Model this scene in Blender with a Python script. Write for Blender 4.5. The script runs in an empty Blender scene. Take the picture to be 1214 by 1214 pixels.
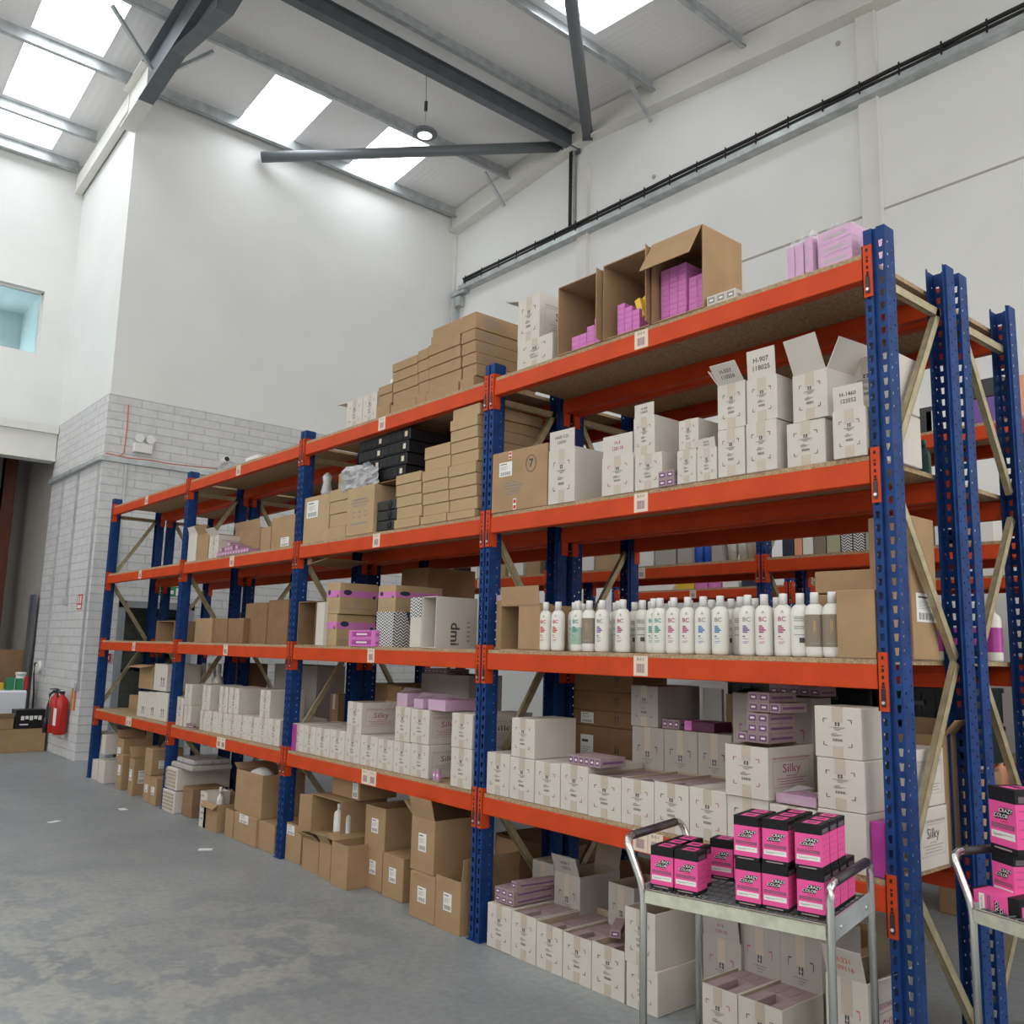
import bpy, bmesh, math, random
from mathutils import Matrix, Vector, Euler
rnd = random.Random(7)
SC = bpy.context.scene
COL = SC.collection
R = math.radians

# ------------------------------------------------------------------ materials
def new_mat(name):
    m = bpy.data.materials.new(name); m.use_nodes = True
    nt = m.node_tree; b = nt.nodes['Principled BSDF']
    return m, nt, b
def mat(name, col, rough=.6, metal=0, var=0.0, scale=8, bump=0.0, bscale=60, spec=None):
    m, nt, b = new_mat(name)
    b.inputs['Base Color'].default_value = (*col, 1); b.inputs['Roughness'].default_value = rough
    b.inputs['Metallic'].default_value = metal
    if spec is not None: b.inputs['Specular IOR Level'].default_value = spec
    if var or bump:
        tc = nt.nodes.new('ShaderNodeTexCoord')
    if var:
        n = nt.nodes.new('ShaderNodeTexNoise'); n.inputs['Scale'].default_value = scale; n.inputs['Detail'].default_value = 5
        nt.links.new(tc.outputs['Object'], n.inputs['Vector'])
        r = nt.nodes.new('ShaderNodeValToRGB')
        r.color_ramp.elements[0].position = .3; r.color_ramp.elements[1].position = .7
        r.color_ramp.elements[0].color = (*[c * (1 - var) for c in col], 1); r.color_ramp.elements[1].color = (*[min(1, c * (1 + var)) for c in col], 1)
        nt.links.new(n.outputs['Fac'], r.inputs['Fac']); nt.links.new(r.outputs['Color'], b.inputs['Base Color'])
    if bump:
        n2 = nt.nodes.new('ShaderNodeTexNoise'); n2.inputs['Scale'].default_value = bscale; n2.inputs['Detail'].default_value = 4
        nt.links.new(tc.outputs['Object'], n2.inputs['Vector'])
        bp = nt.nodes.new('ShaderNodeBump'); bp.inputs['Strength'].default_value = bump; bp.inputs['Distance'].default_value = .01
        nt.links.new(n2.outputs['Fac'], bp.inputs['Height']); nt.links.new(bp.outputs['Normal'], b.inputs['Normal'])
    return m
M = {}
M['blue'] = mat('upright_blue_paint', (.009, .042, .165), .5, 0, .25, 14, .12, 90)
M['orange'] = mat('beam_orange_paint', (.55, .058, .011), .5, 0, .12, 5)
M['dark'] = mat('dark_slot', (.008, .008, .01), .8)
M['steel'] = mat('zinc_yellow_steel', (.46, .40, .25), .45, .55, .18, 20)
M['bolt'] = mat('bright_bolt', (.7, .7, .68), .3, .9)
M['galv'] = mat('galvanised_steel', (.46, .49, .50), .42, .35, .2, 6)
M['galvd'] = mat('dark_grey_steel', (.125, .14, .155), .5, .3, .15, 5)
M['tube'] = mat('grey_painted_tube', (.15, .165, .18), .42, .1)
M['white_wall'] = mat('white_plaster', (.76, .765, .75), .55, 0, .03, 1.2, .03, 30)
M['white_trim'] = mat('white_painted_steel', (.72, .71, .67), .5, 0, .04, 3)
M['grey_frame'] = mat('grey_door_frame', (.25, .27, .29), .5)
M['kraft'] = mat('kraft_cardboard', (.375, .245, .135), .82, 0, .10, 6, .08, 120)
M['kraft2'] = mat('kraft_cardboard_pale', (.45, .32, .18), .82, 0, .08, 6, .08, 120)
M['kraftd'] = mat('kraft_cardboard_brown', (.26, .155, .085), .85, 0, .12, 6, .08, 120)  # darker kraft; shaded brown cartons carry their shade in this colour
M['white'] = mat('white_cardboard', (.60, .555, .50), .75, 0, .04, 5, .05, 120)
M['whitei'] = mat('cardboard_inside', (.40, .32, .23), .85, 0, .08, 8)
M['grey_card'] = mat('grey_and_shaded_cardboard', (.42, .39, .36), .8, 0, .06, 6)  # also used on white cartons in shaded rows, shade put into the colour
M['tape'] = mat('beige_tape', (.50, .43, .35), .35)
M['ink'] = mat('black_ink', (.07, .07, .075), .7)
M['inkg'] = mat('grey_ink', (.27, .25, .24), .7)
M['inkm'] = mat('magenta_ink', (.42, .06, .20), .7)
M['inkr'] = mat('red_ink', (.55, .05, .04), .7)
M['inko'] = mat('orange_ink', (.62, .16, .08), .7)
M['paper'] = mat('white_paper', (.78, .77, .74), .6)
M['cream'] = mat('cream_label', (.72, .62, .50), .6)
M['pink'] = mat('pink_product_card', (.62, .20, .50), .4, 0, .15, 25)
M['pinkh'] = mat('hot_pink_card', (.80, .10, .33), .55)
M['magenta'] = mat('magenta_card', (.42, .05, .30), .3, 0, .15, 10)
M['plum'] = mat('plum_card', (.09, .012, .05), .5)
M['purple'] = mat('purple_panel', (.17, .07, .19), .6)
M['mauve'] = mat('mauve_card', (.35, .26, .265), .65, 0, .1, 30)
M['blk'] = mat('black_card', (.012, .012, .014), .45)
M['blkp'] = mat('black_plastic', (.014, .015, .018), .35)
M['gband'] = mat('grey_band', (.13, .09, .11), .6)
M['yellow'] = mat('yellow_foil', (.75, .50, .04), .3, .2)
M['navy'] = mat('navy_card', (.02, .03, .07), .5)
M['bottle'] = mat('pearl_bottle', (.72, .70, .64), .32)
M['cap'] = mat('white_cap', (.78, .77, .75), .28)
M['taupe'] = mat('taupe_label', (.24, .19, .14), .45)
M['gold'] = mat('gold_ink', (.55, .35, .12), .4, .3)
M['mint'] = mat('mint_label', (.33, .45, .36), .45)
M['teal'] = mat('teal_plastic', (.04, .16, .15), .35)
M['green'] = mat('green_plastic', (.02, .22, .09), .4)
M['inkt'] = mat('teal_ink', (.03, .30, .24), .6)
M['inkb'] = mat('blue_ink', (.05, .20, .45), .6)
M['inkp'] = mat('violet_ink', (.16, .09, .32), .6)
M['red'] = mat('red_enamel', (.50, .015, .012), .3)
M['brownp'] = mat('red_brown_steel', (.13, .035, .018), .6)
M['blue2'] = mat('bright_blue_plastic', (.02, .10, .50), .35)
M['peach'] = mat('peach_card', (.75, .36, .20), .5)
M['olive'] = mat('pale_olive_card', (.42, .42, .26), .5)
M['emis'] = None
M['chrome'] = mat('zinc_tube', (.62, .62, .58), .22, .95)
M['deck'] = mat('cream_zinc_edge', (.55, .56, .45), .4, .35, .15, 25)
M['grip'] = mat('dark_grip', (.05, .04, .045), .35, .3)
M['rubber'] = mat('black_rubber', (.015, .015, .015), .7)
M['crate'] = mat('dark_crate_plastic', (.012, .022, .022), .35)
M['film'] = mat('stretch_film', (.42, .42, .44), .12, .0, .3, 20, .8, 14)
M['fridge'] = mat('white_enamel', (.70, .74, .80), .25)

def chip():
    m, nt, b = new_mat('chipboard')
    tc = nt.nodes.new('ShaderNodeTexCoord')
    v = nt.nodes.new('ShaderNodeTexVoronoi'); v.inputs['Scale'].default_value = 140
    n = nt.nodes.new('ShaderNodeTexNoise'); n.inputs['Scale'].default_value = 45; n.inputs['Detail'].default_value = 6
    nt.links.new(tc.outputs['Object'], v.inputs['Vector']); nt.links.new(tc.outputs['Object'], n.inputs['Vector'])
    mx = nt.nodes.new('ShaderNodeMix'); mx.data_type = 'FLOAT'; mx.inputs[0].default_value = .5
    sep = nt.nodes.new('ShaderNodeSeparateColor'); nt.links.new(v.outputs['Color'], sep.inputs[0])
    nt.links.new(sep.outputs[0], mx.inputs[2]); nt.links.new(n.outputs['Fac'], mx.inputs[3])
    r = nt.nodes.new('ShaderNodeValToRGB'); e = r.color_ramp.elements
    e[0].position = .2; e[0].color = (.27, .185, .105, 1); e[1].position = .8; e[1].color = (.50, .37, .225, 1)
    nt.links.new(mx.outputs[0], r.inputs['Fac']); nt.links.new(r.outputs['Color'], b.inputs['Base Color'])
    b.inputs['Roughness'].default_value = .8
    return m
M['chip'] = chip()

def floor_mat():
    m, nt, b = new_mat('worn_polished_concrete_sun_patch')
    L = nt.links.new
    tc = nt.nodes.new('ShaderNodeTexCoord')
    def noise(s, d=6, ds=0, ro=.5):
        n = nt.nodes.new('ShaderNodeTexNoise'); n.inputs['Scale'].default_value = s; n.inputs['Detail'].default_value = d
        n.inputs['Distortion'].default_value = ds; n.inputs['Roughness'].default_value = ro
        L(tc.outputs['Object'], n.inputs['Vector']); return n
    a = noise(.55, 7, .6, .6); c = noise(4.2, 10, .25, .66); d = noise(26, 6)
    r1 = nt.nodes.new('ShaderNodeValToRGB'); e = r1.color_ramp.elements
    e[0].position = .32; e[0].color = (.205, .225, .235, 1); e[1].position = .68; e[1].color = (.30, .325, .33, 1)
    L(a.outputs['Fac'], r1.inputs['Fac'])
    r2 = nt.nodes.new('ShaderNodeValToRGB'); e = r2.color_ramp.elements
    e[0].position = .46; e[0].color = (0, 0, 0, 1); e[1].position = .52; e[1].color = (1, 1, 1, 1)
    L(c.outputs['Fac'], r2.inputs['Fac'])
    # cream wear gathered where soft sun patches fall, their light painted in
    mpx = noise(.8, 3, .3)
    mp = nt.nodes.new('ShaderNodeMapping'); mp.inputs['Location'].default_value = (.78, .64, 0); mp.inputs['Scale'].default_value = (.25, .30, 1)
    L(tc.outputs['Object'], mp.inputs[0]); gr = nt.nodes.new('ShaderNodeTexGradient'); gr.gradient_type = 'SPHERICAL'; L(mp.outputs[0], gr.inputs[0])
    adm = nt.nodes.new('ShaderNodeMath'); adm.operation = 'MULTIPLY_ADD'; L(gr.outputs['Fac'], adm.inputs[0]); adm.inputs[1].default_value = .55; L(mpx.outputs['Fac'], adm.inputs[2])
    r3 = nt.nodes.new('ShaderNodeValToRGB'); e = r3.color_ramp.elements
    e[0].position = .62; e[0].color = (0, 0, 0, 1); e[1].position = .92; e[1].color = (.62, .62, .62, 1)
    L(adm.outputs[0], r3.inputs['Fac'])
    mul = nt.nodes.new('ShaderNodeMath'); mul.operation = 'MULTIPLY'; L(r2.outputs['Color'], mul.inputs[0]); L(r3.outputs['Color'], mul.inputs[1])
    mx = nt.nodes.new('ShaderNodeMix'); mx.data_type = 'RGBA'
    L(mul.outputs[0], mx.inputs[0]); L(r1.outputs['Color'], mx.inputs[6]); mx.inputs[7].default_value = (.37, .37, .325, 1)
    r4 = nt.nodes.new('ShaderNodeValToRGB'); e = r4.color_ramp.elements
    e[0].position = .3; e[0].color = (.88, .88, .88, 1); e[1].position = .7; e[1].color = (1.1, 1.1, 1.1, 1)
    L(d.outputs['Fac'], r4.inputs['Fac'])
    mm = nt.nodes.new('ShaderNodeMix'); mm.data_type = 'RGBA'; mm.blend_type = 'MULTIPLY'; mm.inputs[0].default_value = 1
    L(mx.outputs[2], mm.inputs[6]); L(r4.outputs['Color'], mm.inputs[7]); L(mm.outputs[2], b.inputs['Base Color'])
    rr = nt.nodes.new('ShaderNodeMapRange'); rr.inputs[3].default_value = .34; rr.inputs[4].default_value = .55
    L(c.outputs['Fac'], rr.inputs[0]); L(rr.outputs[0], b.inputs['Roughness'])
    bp = nt.nodes.new('ShaderNodeBump'); bp.inputs['Strength'].default_value = .05; L(c.outputs['Fac'], bp.inputs['Height']); L(bp.outputs['Normal'], b.inputs['Normal'])
    return m
for k_ in ('orange', 'blue', 'kraft', 'kraft2', 'kraftd', 'white', 'pinkh', 'pink', 'chip', 'blk', 'grey_card', 'mauve'): M[k_].node_tree.nodes['Principled BSDF'].inputs['Specular IOR Level'].default_value = .22
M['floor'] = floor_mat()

def block_mat(name, u, sx=1.0, tint=(.70, .70, .70)):
    m, nt, b = new_mat(name); L = nt.links.new
    tc = nt.nodes.new('ShaderNodeTexCoord'); s = nt.nodes.new('ShaderNodeSeparateXYZ'); c = nt.nodes.new('ShaderNodeCombineXYZ')
    L(tc.outputs['Object'], s.inputs[0]); L(s.outputs[u], c.inputs[0]); L(s.outputs['Z'], c.inputs[1])
    br = nt.nodes.new('ShaderNodeTexBrick'); L(c.outputs[0], br.inputs['Vector'])
    br.inputs['Scale'].default_value = 1; br.inputs['Brick Width'].default_value = .45; br.inputs['Row Height'].default_value = .112
    br.inputs['Mortar Size'].default_value = .007; br.inputs['Mortar Smooth'].default_value = .4
    br.inputs['Color1'].default_value = (*tint, 1); br.inputs['Color2'].default_value = (*[t * .93 for t in tint], 1)
    br.inputs['Mortar'].default_value = (*[t * .72 for t in tint], 1)
    n = nt.nodes.new('ShaderNodeTexNoise'); n.inputs['Scale'].default_value = 9; n.inputs['Detail'].default_value = 8; n.inputs['Roughness'].default_value = .7
    L(tc.outputs['Object'], n.inputs['Vector'])
    r = nt.nodes.new('ShaderNodeValToRGB'); e = r.color_ramp.elements; e[0].position = .35; e[0].color = (.86, .86, .86, 1); e[1].position = .65; e[1].color = (1, 1, 1, 1)
    L(n.outputs['Fac'], r.inputs['Fac'])
    mx = nt.nodes.new('ShaderNodeMix'); mx.data_type = 'RGBA'; mx.blend_type = 'MULTIPLY'; mx.inputs[0].default_value = 1
    L(br.outputs['Color'], mx.inputs[6]); L(r.outputs['Color'], mx.inputs[7]); L(mx.outputs[2], b.inputs['Base Color'])
    ad = nt.nodes.new('ShaderNodeMath'); ad.operation = 'MULTIPLY_ADD'; L(n.outputs['Fac'], ad.inputs[0]); ad.inputs[1].default_value = .35
    inv = nt.nodes.new('ShaderNodeMath'); inv.operation = 'SUBTRACT'; inv.inputs[0].default_value = 1; L(br.outputs['Fac'], inv.inputs[1]); L(inv.outputs[0], ad.inputs[2])
    bp = nt.nodes.new('ShaderNodeBump'); bp.inputs['Strength'].default_value = .55; bp.inputs['Distance'].default_value = .012
    L(ad.outputs[0], bp.inputs['Height']); L(bp.outputs['Normal'], b.inputs['Normal']); b.inputs['Roughness'].default_value = .65
    return m
M['block_x'] = block_mat('painted_block_end', 'Y')
M['block_y'] = block_mat('painted_block_side', 'X')
M['block_g'] = block_mat('green_grey_block', 'Y', tint=(.36, .39, .33))

def roof_mat():
    m, nt, b = new_mat('ribbed_roof_liner'); L = nt.links.new
    tc = nt.nodes.new('ShaderNodeTexCoord')
    w = nt.nodes.new('ShaderNodeTexWave'); w.bands_direction = 'Y'; w.inputs['Scale'].default_value = 3.2; w.inputs['Distortion'].default_value = 0
    L(tc.outputs['Object'], w.inputs['Vector'])
    bp = nt.nodes.new('ShaderNodeBump'); bp.inputs['Strength'].default_value = .35; bp.inputs['Distance'].default_value = .006
    L(w.outputs['Fac'], bp.inputs['Height']); L(bp.outputs['Normal'], b.inputs['Normal'])
    b.inputs['Base Color'].default_value = (.88, .87, .87, 1); b.inputs['Roughness'].default_value = .5
    return m
M['roof'] = roof_mat()
def emis(name, col, s):
    m, nt, b = new_mat(name)
    b.inputs['Base Color'].default_value = (.8, .8, .8, 1); b.inputs['Emission Color'].default_value = (*col, 1); b.inputs['Emission Strength'].default_value = s
    return m
SKY_S = 5.8
M['sky'] = emis('rooflight_daylight', (.93, .97, 1), SKY_S)
M['lampglow'] = emis('lamp_disc_glow', (1, 1, 1), .9)
def glass():
    m, nt, b = new_mat('window_glass')
    b.inputs['Base Color'].default_value = (.38, .56, .60, 1); b.inputs['Roughness'].default_value = .03; b.inputs['Transmission Weight'].default_value = 1; b.inputs['IOR'].default_value = 1.45
    return m
M['glass'] = glass()
def plastic_film():
    m, nt, b = new_mat('clear_film')
    b.inputs['Base Color'].default_value = (.9, .9, .92, 1); b.inputs['Roughness'].default_value = .15; b.inputs['Alpha'].default_value = .32
    return m
M['clear'] = plastic_film()
def zigzag(ax='X'):
    m, nt, b = new_mat('zigzag_print'); L = nt.links.new
    tc = nt.nodes.new('ShaderNodeTexCoord'); s = nt.nodes.new('ShaderNodeSeparateXYZ'); L(tc.outputs['Object'], s.inputs[0])
    pp = nt.nodes.new('ShaderNodeMath'); pp.operation = 'PINGPONG'; L(s.outputs[ax], pp.inputs[0]); pp.inputs[1].default_value = .025
    ad = nt.nodes.new('ShaderNodeMath'); ad.operation = 'MULTIPLY_ADD'; L(pp.outputs[0], ad.inputs[0]); ad.inputs[1].default_value = .8; L(s.outputs['Z'], ad.inputs[2])
    dv = nt.nodes.new('ShaderNodeMath'); dv.operation = 'MULTIPLY'; L(ad.outputs[0], dv.inputs[0]); dv.inputs[1].default_value = 52
    fr = nt.nodes.new('ShaderNodeMath'); fr.operation = 'FRACT'; L(dv.outputs[0], fr.inputs[0])
    gt = nt.nodes.new('ShaderNodeMath'); gt.operation = 'GREATER_THAN'; gt.inputs[1].default_value = .5; L(fr.outputs[0], gt.inputs[0])
    mx = nt.nodes.new('ShaderNodeMix'); mx.data_type = 'RGBA'; L(gt.outputs[0], mx.inputs[0]); mx.inputs[6].default_value = (.02, .02, .03, 1); mx.inputs[7].default_value = (.75, .75, .74, 1)
    L(mx.outputs[2], b.inputs['Base Color']); b.inputs['Roughness'].default_value = .5
    return m
M['zigzag'] = zigzag(); M['zigzag_side'] = zigzag('Y')

# ------------------------------------------------------------------ mesh helpers
class MB:
    """collects boxes, tubes and quads; build() links them as one mesh object"""
    def __init__(s): s.bm = bmesh.new(); s.mats = []
    def mi(s, m):
        if m not in s.mats: s.mats.append(m)
        return s.mats.index(m)
    def box(s, x0, x1, y0, y1, z0, z1, m='white', T=None, inner=None, bev=0):
        P = [(x, y, z) for z in (z0, z1) for y in (y0, y1) for x in (x0, x1)]
        if T: P = [T @ Vector(p) for p in P]
        v = [s.bm.verts.new(p) for p in P]
        F = [(0, 2, 3, 1), (4, 5, 7, 6), (0, 1, 5, 4), (1, 3, 7, 5), (3, 2, 6, 7), (2, 0, 4, 6)]   # -z +z -y +x +y -x
        i = s.mi(m); fs = []
        for k, f in enumerate(F):
            q = s.bm.faces.new([v[a] for a in f]); q.material_index = i
            if inner and k in inner[0]: q.material_index = s.mi(inner[1])
            fs.append(q)
        if bev:
            bmesh.ops.bevel(s.bm, geom=list({e for f in fs for e in f.edges}), offset=bev, segments=1, affect='EDGES', profile=.5)
        return s
    def quad(s, pts, m):
        q = s.bm.faces.new([s.bm.verts.new(p) for p in pts]); q.material_index = s.mi(m); return s
    def rect(s, x0, x1, z0, z1, m, y=0):
        return s.quad([(x0, y, z0), (x1, y, z0), (x1, y, z1), (x0, y, z1)], m)
    def lathe(s, prof, m, n=16, T=None, sx=1, sy=1, cap=True):
        rows = []
        for r, z in prof:
            row = []
            for k in range(n):
                a = 2 * math.pi * k / n
                p = Vector((r * sx * math.cos(a), r * sy * math.sin(a), z))
                row.append(s.bm.verts.new(T @ p if T else p))
            rows.append(row)
        i = s.mi(m) if isinstance(m, str) else None
        for j in range(len(rows) - 1):
            mm = i if i is not None else s.mi(m[j])
            for k in range(n):
                q = s.bm.faces.new([rows[j][k], rows[j][(k + 1) % n], rows[j + 1][(k + 1) % n], rows[j + 1][k]]); q.material_index = mm; q.smooth = True
        if cap:
            q = s.bm.faces.new(rows[0][::-1]); q.material_index = i if i is not None else s.mi(m[0])
            q = s.bm.faces.new(rows[-1]); q.material_index = i if i is not None else s.mi(m[-1])
        return s
    def tube(s, pts, r, m, n=10):
        pts = [Vector(p) for p in pts]; rows = []
        for k, p in enumerate(pts):
            d = (pts[min(k + 1, len(pts) - 1)] - pts[max(k - 1, 0)]).normalized()
            a = Vector((0, 0, 1)) if abs(d.z) < .9 else Vector((1, 0, 0))
            u = d.cross(a).normalized(); w = d.cross(u)
            rows.append([s.bm.verts.new(p + (u * math.cos(2 * math.pi * j / n) + w * math.sin(2 * math.pi * j / n)) * r) for j in range(n)])
        i = s.mi(m)
        for j in range(len(rows) - 1):
            for k in range(n):
                q = s.bm.faces.new([rows[j][k], rows[j][(k + 1) % n], rows[j + 1][(k + 1) % n], rows[j + 1][k]]); q.material_index = i; q.smooth = True
        for rr in (rows[0][::-1], rows[-1]):
            q = s.bm.faces.new(rr); q.material_index = i
        return s
    def bar(s, a, b, w, h, m, up=(0, 0, 1)):
        a = Vector(a); b = Vector(b); d = (b - a); L = d.length; d.normalize(); up = Vector(up)
        x = up.cross(d)
        if x.length < 1e-4: x = Vector((1, 0, 0)).cross(d)
        x.normalize(); z = d.cross(x)
        T = Matrix.Translation(a) @ Matrix((x, d, z)).transposed().to_4x4()
        return s.box(-w / 2, w / 2, 0, L, -h / 2, h / 2, m, T)
    def text(s, t, x, z, size, m, y=0, sh=0, rot=0, sx=1, bold=0):
        me = text_mesh(t, bold); i = s.mi(m); T = Matrix.Rotation(-rot, 4, 'Y')
        vs = [s.bm.verts.new(Vector((x, y, z)) + T @ Vector(((v.co.x * sx + v.co.y * sh) * size, 0, v.co.y * size))) for v in me.vertices]
        for p in me.polygons:
            try: q = s.bm.faces.new([vs[k] for k in p.vertices]); q.material_index = i
            except ValueError: pass
        return s
    def mesh(s, name):
        me = bpy.data.meshes.new(name)
        bmesh.ops.recalc_face_normals(s.bm, faces=[f for f in s.bm.faces if False])
        s.bm.to_mesh(me); s.bm.free()
        for m in s.mats: me.materials.append(M[m])
        return me
    def build(s, name, parent=None, loc=(0, 0, 0), rot=(0, 0, 0)):
        return link(name, s.mesh(name), parent, loc, rot)
TXT = {}
def text_mesh(t, bold=0):
    if (t, bold) in TXT: return TXT[t, bold]
    c = bpy.data.curves.new('lettering', 'FONT'); c.body = t; c.size = 1; c.align_x = 'CENTER'; c.align_y = 'CENTER'; c.resolution_u = 2; c.offset = bold
    o = bpy.data.objects.new('lettering', c); COL.objects.link(o)
    dg = bpy.context.evaluated_depsgraph_get(); dg.update()
    me = bpy.data.meshes.new_from_object(o.evaluated_get(dg))
    bpy.data.objects.remove(o); bpy.data.curves.remove(c)
    TXT[t, bold] = me; return me
def link(name, me, parent=None, loc=(0, 0, 0), rot=(0, 0, 0), scale=(1, 1, 1)):
    o = bpy.data.objects.new(name, me); COL.objects.link(o)
    o.location = loc; o.rotation_euler = rot; o.scale = scale
    if parent: o.parent = parent
    return o
def tag(o, label=None, cat=None, group=None, kind=None):
    if label: o['label'] = label
    if cat: o['category'] = cat
    if group: o['group'] = group
    if kind: o['kind'] = kind
    return o
def thing(name, label, cat, loc=(0, 0, 0), rz=0, group=None):
    o = bpy.data.objects.new(name, None); COL.objects.link(o); o.empty_display_size = .05
    o.location = loc; o.rotation_euler = (0, 0, rz)
    return tag(o, label, cat, group)
def struct(name, mb): o = mb.build(name); return tag(o, kind='structure')
def kids(o): return [c for c in o.children]
def dup(o, loc=None, rz=None, label=None, group=None, parent=None):
    c = o.copy(); COL.objects.link(c)
    if parent: c.parent = parent
    for k in list(o.children): dup(k, parent=c)
    if loc is not None: c.location = loc
    if rz is not None: c.rotation_euler = (c.rotation_euler[0], c.rotation_euler[1], rz)
    if label: c['label'] = label
    if group: c['group'] = group
    return c

# ------------------------------------------------------------------ room
RX, RZ, SL = -7.5, 9.75, .09
def roofz(x, off=0): return RZ - SL * abs(x - RX) + off
XE, YL, XF, YW = -10.88, .243, -13.5, 5.95
EX, EY = 8.0, -12.0
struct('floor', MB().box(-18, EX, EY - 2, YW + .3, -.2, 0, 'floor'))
struct('wall_back', MB().box(-18, EX + .3, YW, YW + .3, 0, 10, 'white_wall'))
# end wall: painted block below, plaster above
dy0, dy1, dz = .68, 1.55, 1.99
w = MB(); w.box(XE - .22, XE, YL, dy0, 0, 4.83, 'block_x'); w.box(XE - .22, XE, dy1, YW, 0, 4.83, 'block_x'); w.box(XE - .22, XE, dy0, dy1, dz, 4.83, 'block_x')
struct('wall_end', w)
struct('wall_end_upper', MB().box(XE - .22, XE - .02, YL + .02, YW, 4.83, 9.7, 'white_wall'))
struct('wall_side', MB().box(XF, XE - .22, YL, YL + .22, 0, 4.83, 'block_y').box(XE - .22, XE - .0005, YL - .0005, YL + .1, 0, 4.8295, 'block_y'))
struct('wall_side_upper', MB().box(XF, XE - .22, YL + .02, YL + .2, 4.83, 9.5, 'white_wall'))
# far left wall over the opening, with its window
wy0, wy1, wz0, wz1 = -3.2, -.14, 5.93, 6.95
w = MB(); w.box(XF - .2, XF, EY, YL + .1, 4.8, wz0, 'white_wall'); w.box(XF - .2, XF, EY, YL + .1, wz1, 9.5, 'white_wall')
w.box(XF - .2, XF, EY, wy0, wz0, wz1, 'white_wall'); w.box(XF - .2, XF, wy1, YL + .1, wz0, wz1, 'white_wall')
struct('wall_left', w)
w = MB(); w.box(XF - .12, XF + .08, EY, YL - .01, 4.27, 4.8, 'white_trim'); w.box(XF - .16, XF + .14, EY, YL - .01, 4.68, 4.8, 'white_trim'); w.box(XF - .16, XF + .12, EY, YL - .01, 4.25, 4.29, 'white_trim')
struct('trim_1', w)
w = MB(); w.box(XF - .14, XF - .12, wy0, wy1, wz0, wz1, 'glass')
wn = struct('window_1', w)
f = MB()
for a, b_, c_, d_ in ((wy0, wy1, wz0, wz0 + .03), (wy0, wy1, wz1 - .03, wz1), (wy0, wy0 + .03, wz0, wz1), (wy1 - .03, wy1, wz0, wz1)): f.box(XF - .16, XF - .1, a, b_, c_, d_, 'white_trim')
f.build('window_frame', wn)
# office seen through the window
o = MB(); o.box(-17, -16.9, -5, .3, 5, 8, 'white_wall'); o.box(-17, XF - .2, -5, .3, 7.6, 7.7, 'white_wall'); o.box(-17, XF - .2, -5, .3, 5, 5.1, 'white_wall'); o.box(-17, XF - .2, .2, .3, 5.1, 7.6, 'white_wall')
struct('wall_office', o)
tag(MB().box(-16.0, -15.2, -1.7, -.9, 7.585, 7.6, 'lampglow').build('ceiling_light'), 'square ceiling light panel inside the office behind the high window', 'ceiling light')
tag(MB().box(-16.88, -16.83, -2.4, -.3, 5.9, 7.1, 'sky').box(-16.84, -16.81, -2.45, -.25, 5.85, 5.92, 'galvd').box(-16.84, -16.81, -2.45, -.25, 7.08, 7.15, 'galvd').build('window_2'), kind='structure')
# corridor beyond the opening; unseen cross wall added to block light
c = MB(); c.box(-17.2, -17, EY, .6, 0, 4.9, 'grey_card'); c.box(-17, XF - .2, .3, .5, 0, 4.9, 'grey_card'); c.box(-17, XF - .2, EY, .5, 4.85, 5.0, 'galvd'); c.box(-17, XF - .2, -3.1, -3.0, 0, 4.85, 'grey_card')
struct('wall_corridor', c)
struct('trim_2', MB().box(-15.3, -15.1, -.13, .05, 0, 4.85, 'brownp').box(-15.34, -15.06, -.13, -.11, 0, 4.85, 'brownp').box(-15.34, -15.06, .03, .05, 0, 4.85, 'brownp'))
# doorway recess in the end wall
d = MB(); d.box(-12.6, -12.5, YL + .225, 3.2, 0, 3.2, 'block_g'); d.box(-12.5, XE - .23, 3.0, 3.1, 0, 3.0, 'white_wall'); d.box(-12.5, XE - .23, YL + .225, 3.1, 3.0, 3.1, 'white_wall')
struct('wall_stairwell', d)
d = MB(); 
d.box(XE - .2, XE + .03, dy0 - .07, dy0 + .02, 0, dz + .07, 'grey_frame'); d.box(XE - .2, XE + .03, dy1 - .02, dy1 + .07, 0, dz + .07, 'grey_frame'); d.box(XE - .2, XE + .03, dy0 - .07, dy1 + .07, dz - .02, dz + .07, 'grey_frame')
struct('door_1', d)
t = thing('handrail', 'black curved handrail seen through the grey framed doorway', 'handrail', (-12.38, 1.6, .9))
MB().tube([(0, -.62, 0), (0, -.66, .04), (0, -.62, .1), (0, -.3, .22), (0, .6, .55), (0, 1.2, .78)], .028, 'blkp').build('rail', t)
MB().box(-.12, 0, -.2, -.16, .18, .22, 'blkp').build('bracket', t); MB().box(-.12, 0, .6, .64, .48, .52, 'blkp').build('bracket', t)
# unseen walls behind the camera, openings shaped to let fill light in
struct('wall_right', MB().box(EX, EX + .3, EY, YW + .3, 8.8, 10, 'white_wall').box(EX, EX + .3, -4, -3.2, 0, 8.8, 'white_wall').box(EX, EX + .3, EY, 1.4, 0, 3.0, 'white_wall'))
w = MB(); w.box(-18, EX + .3, EY - .3, EY, 8.8, 10, 'white_wall'); w.box(-18, EX + .3, EY - .3, EY, 0, 3.6, 'white_wall')
for x in (-13.5, -7.5, -1.5, 4.5): w.box(x - .45, x + .45, EY - .3, EY, 0, 8.2, 'white_wall')
struct('wall_front', w)

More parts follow.
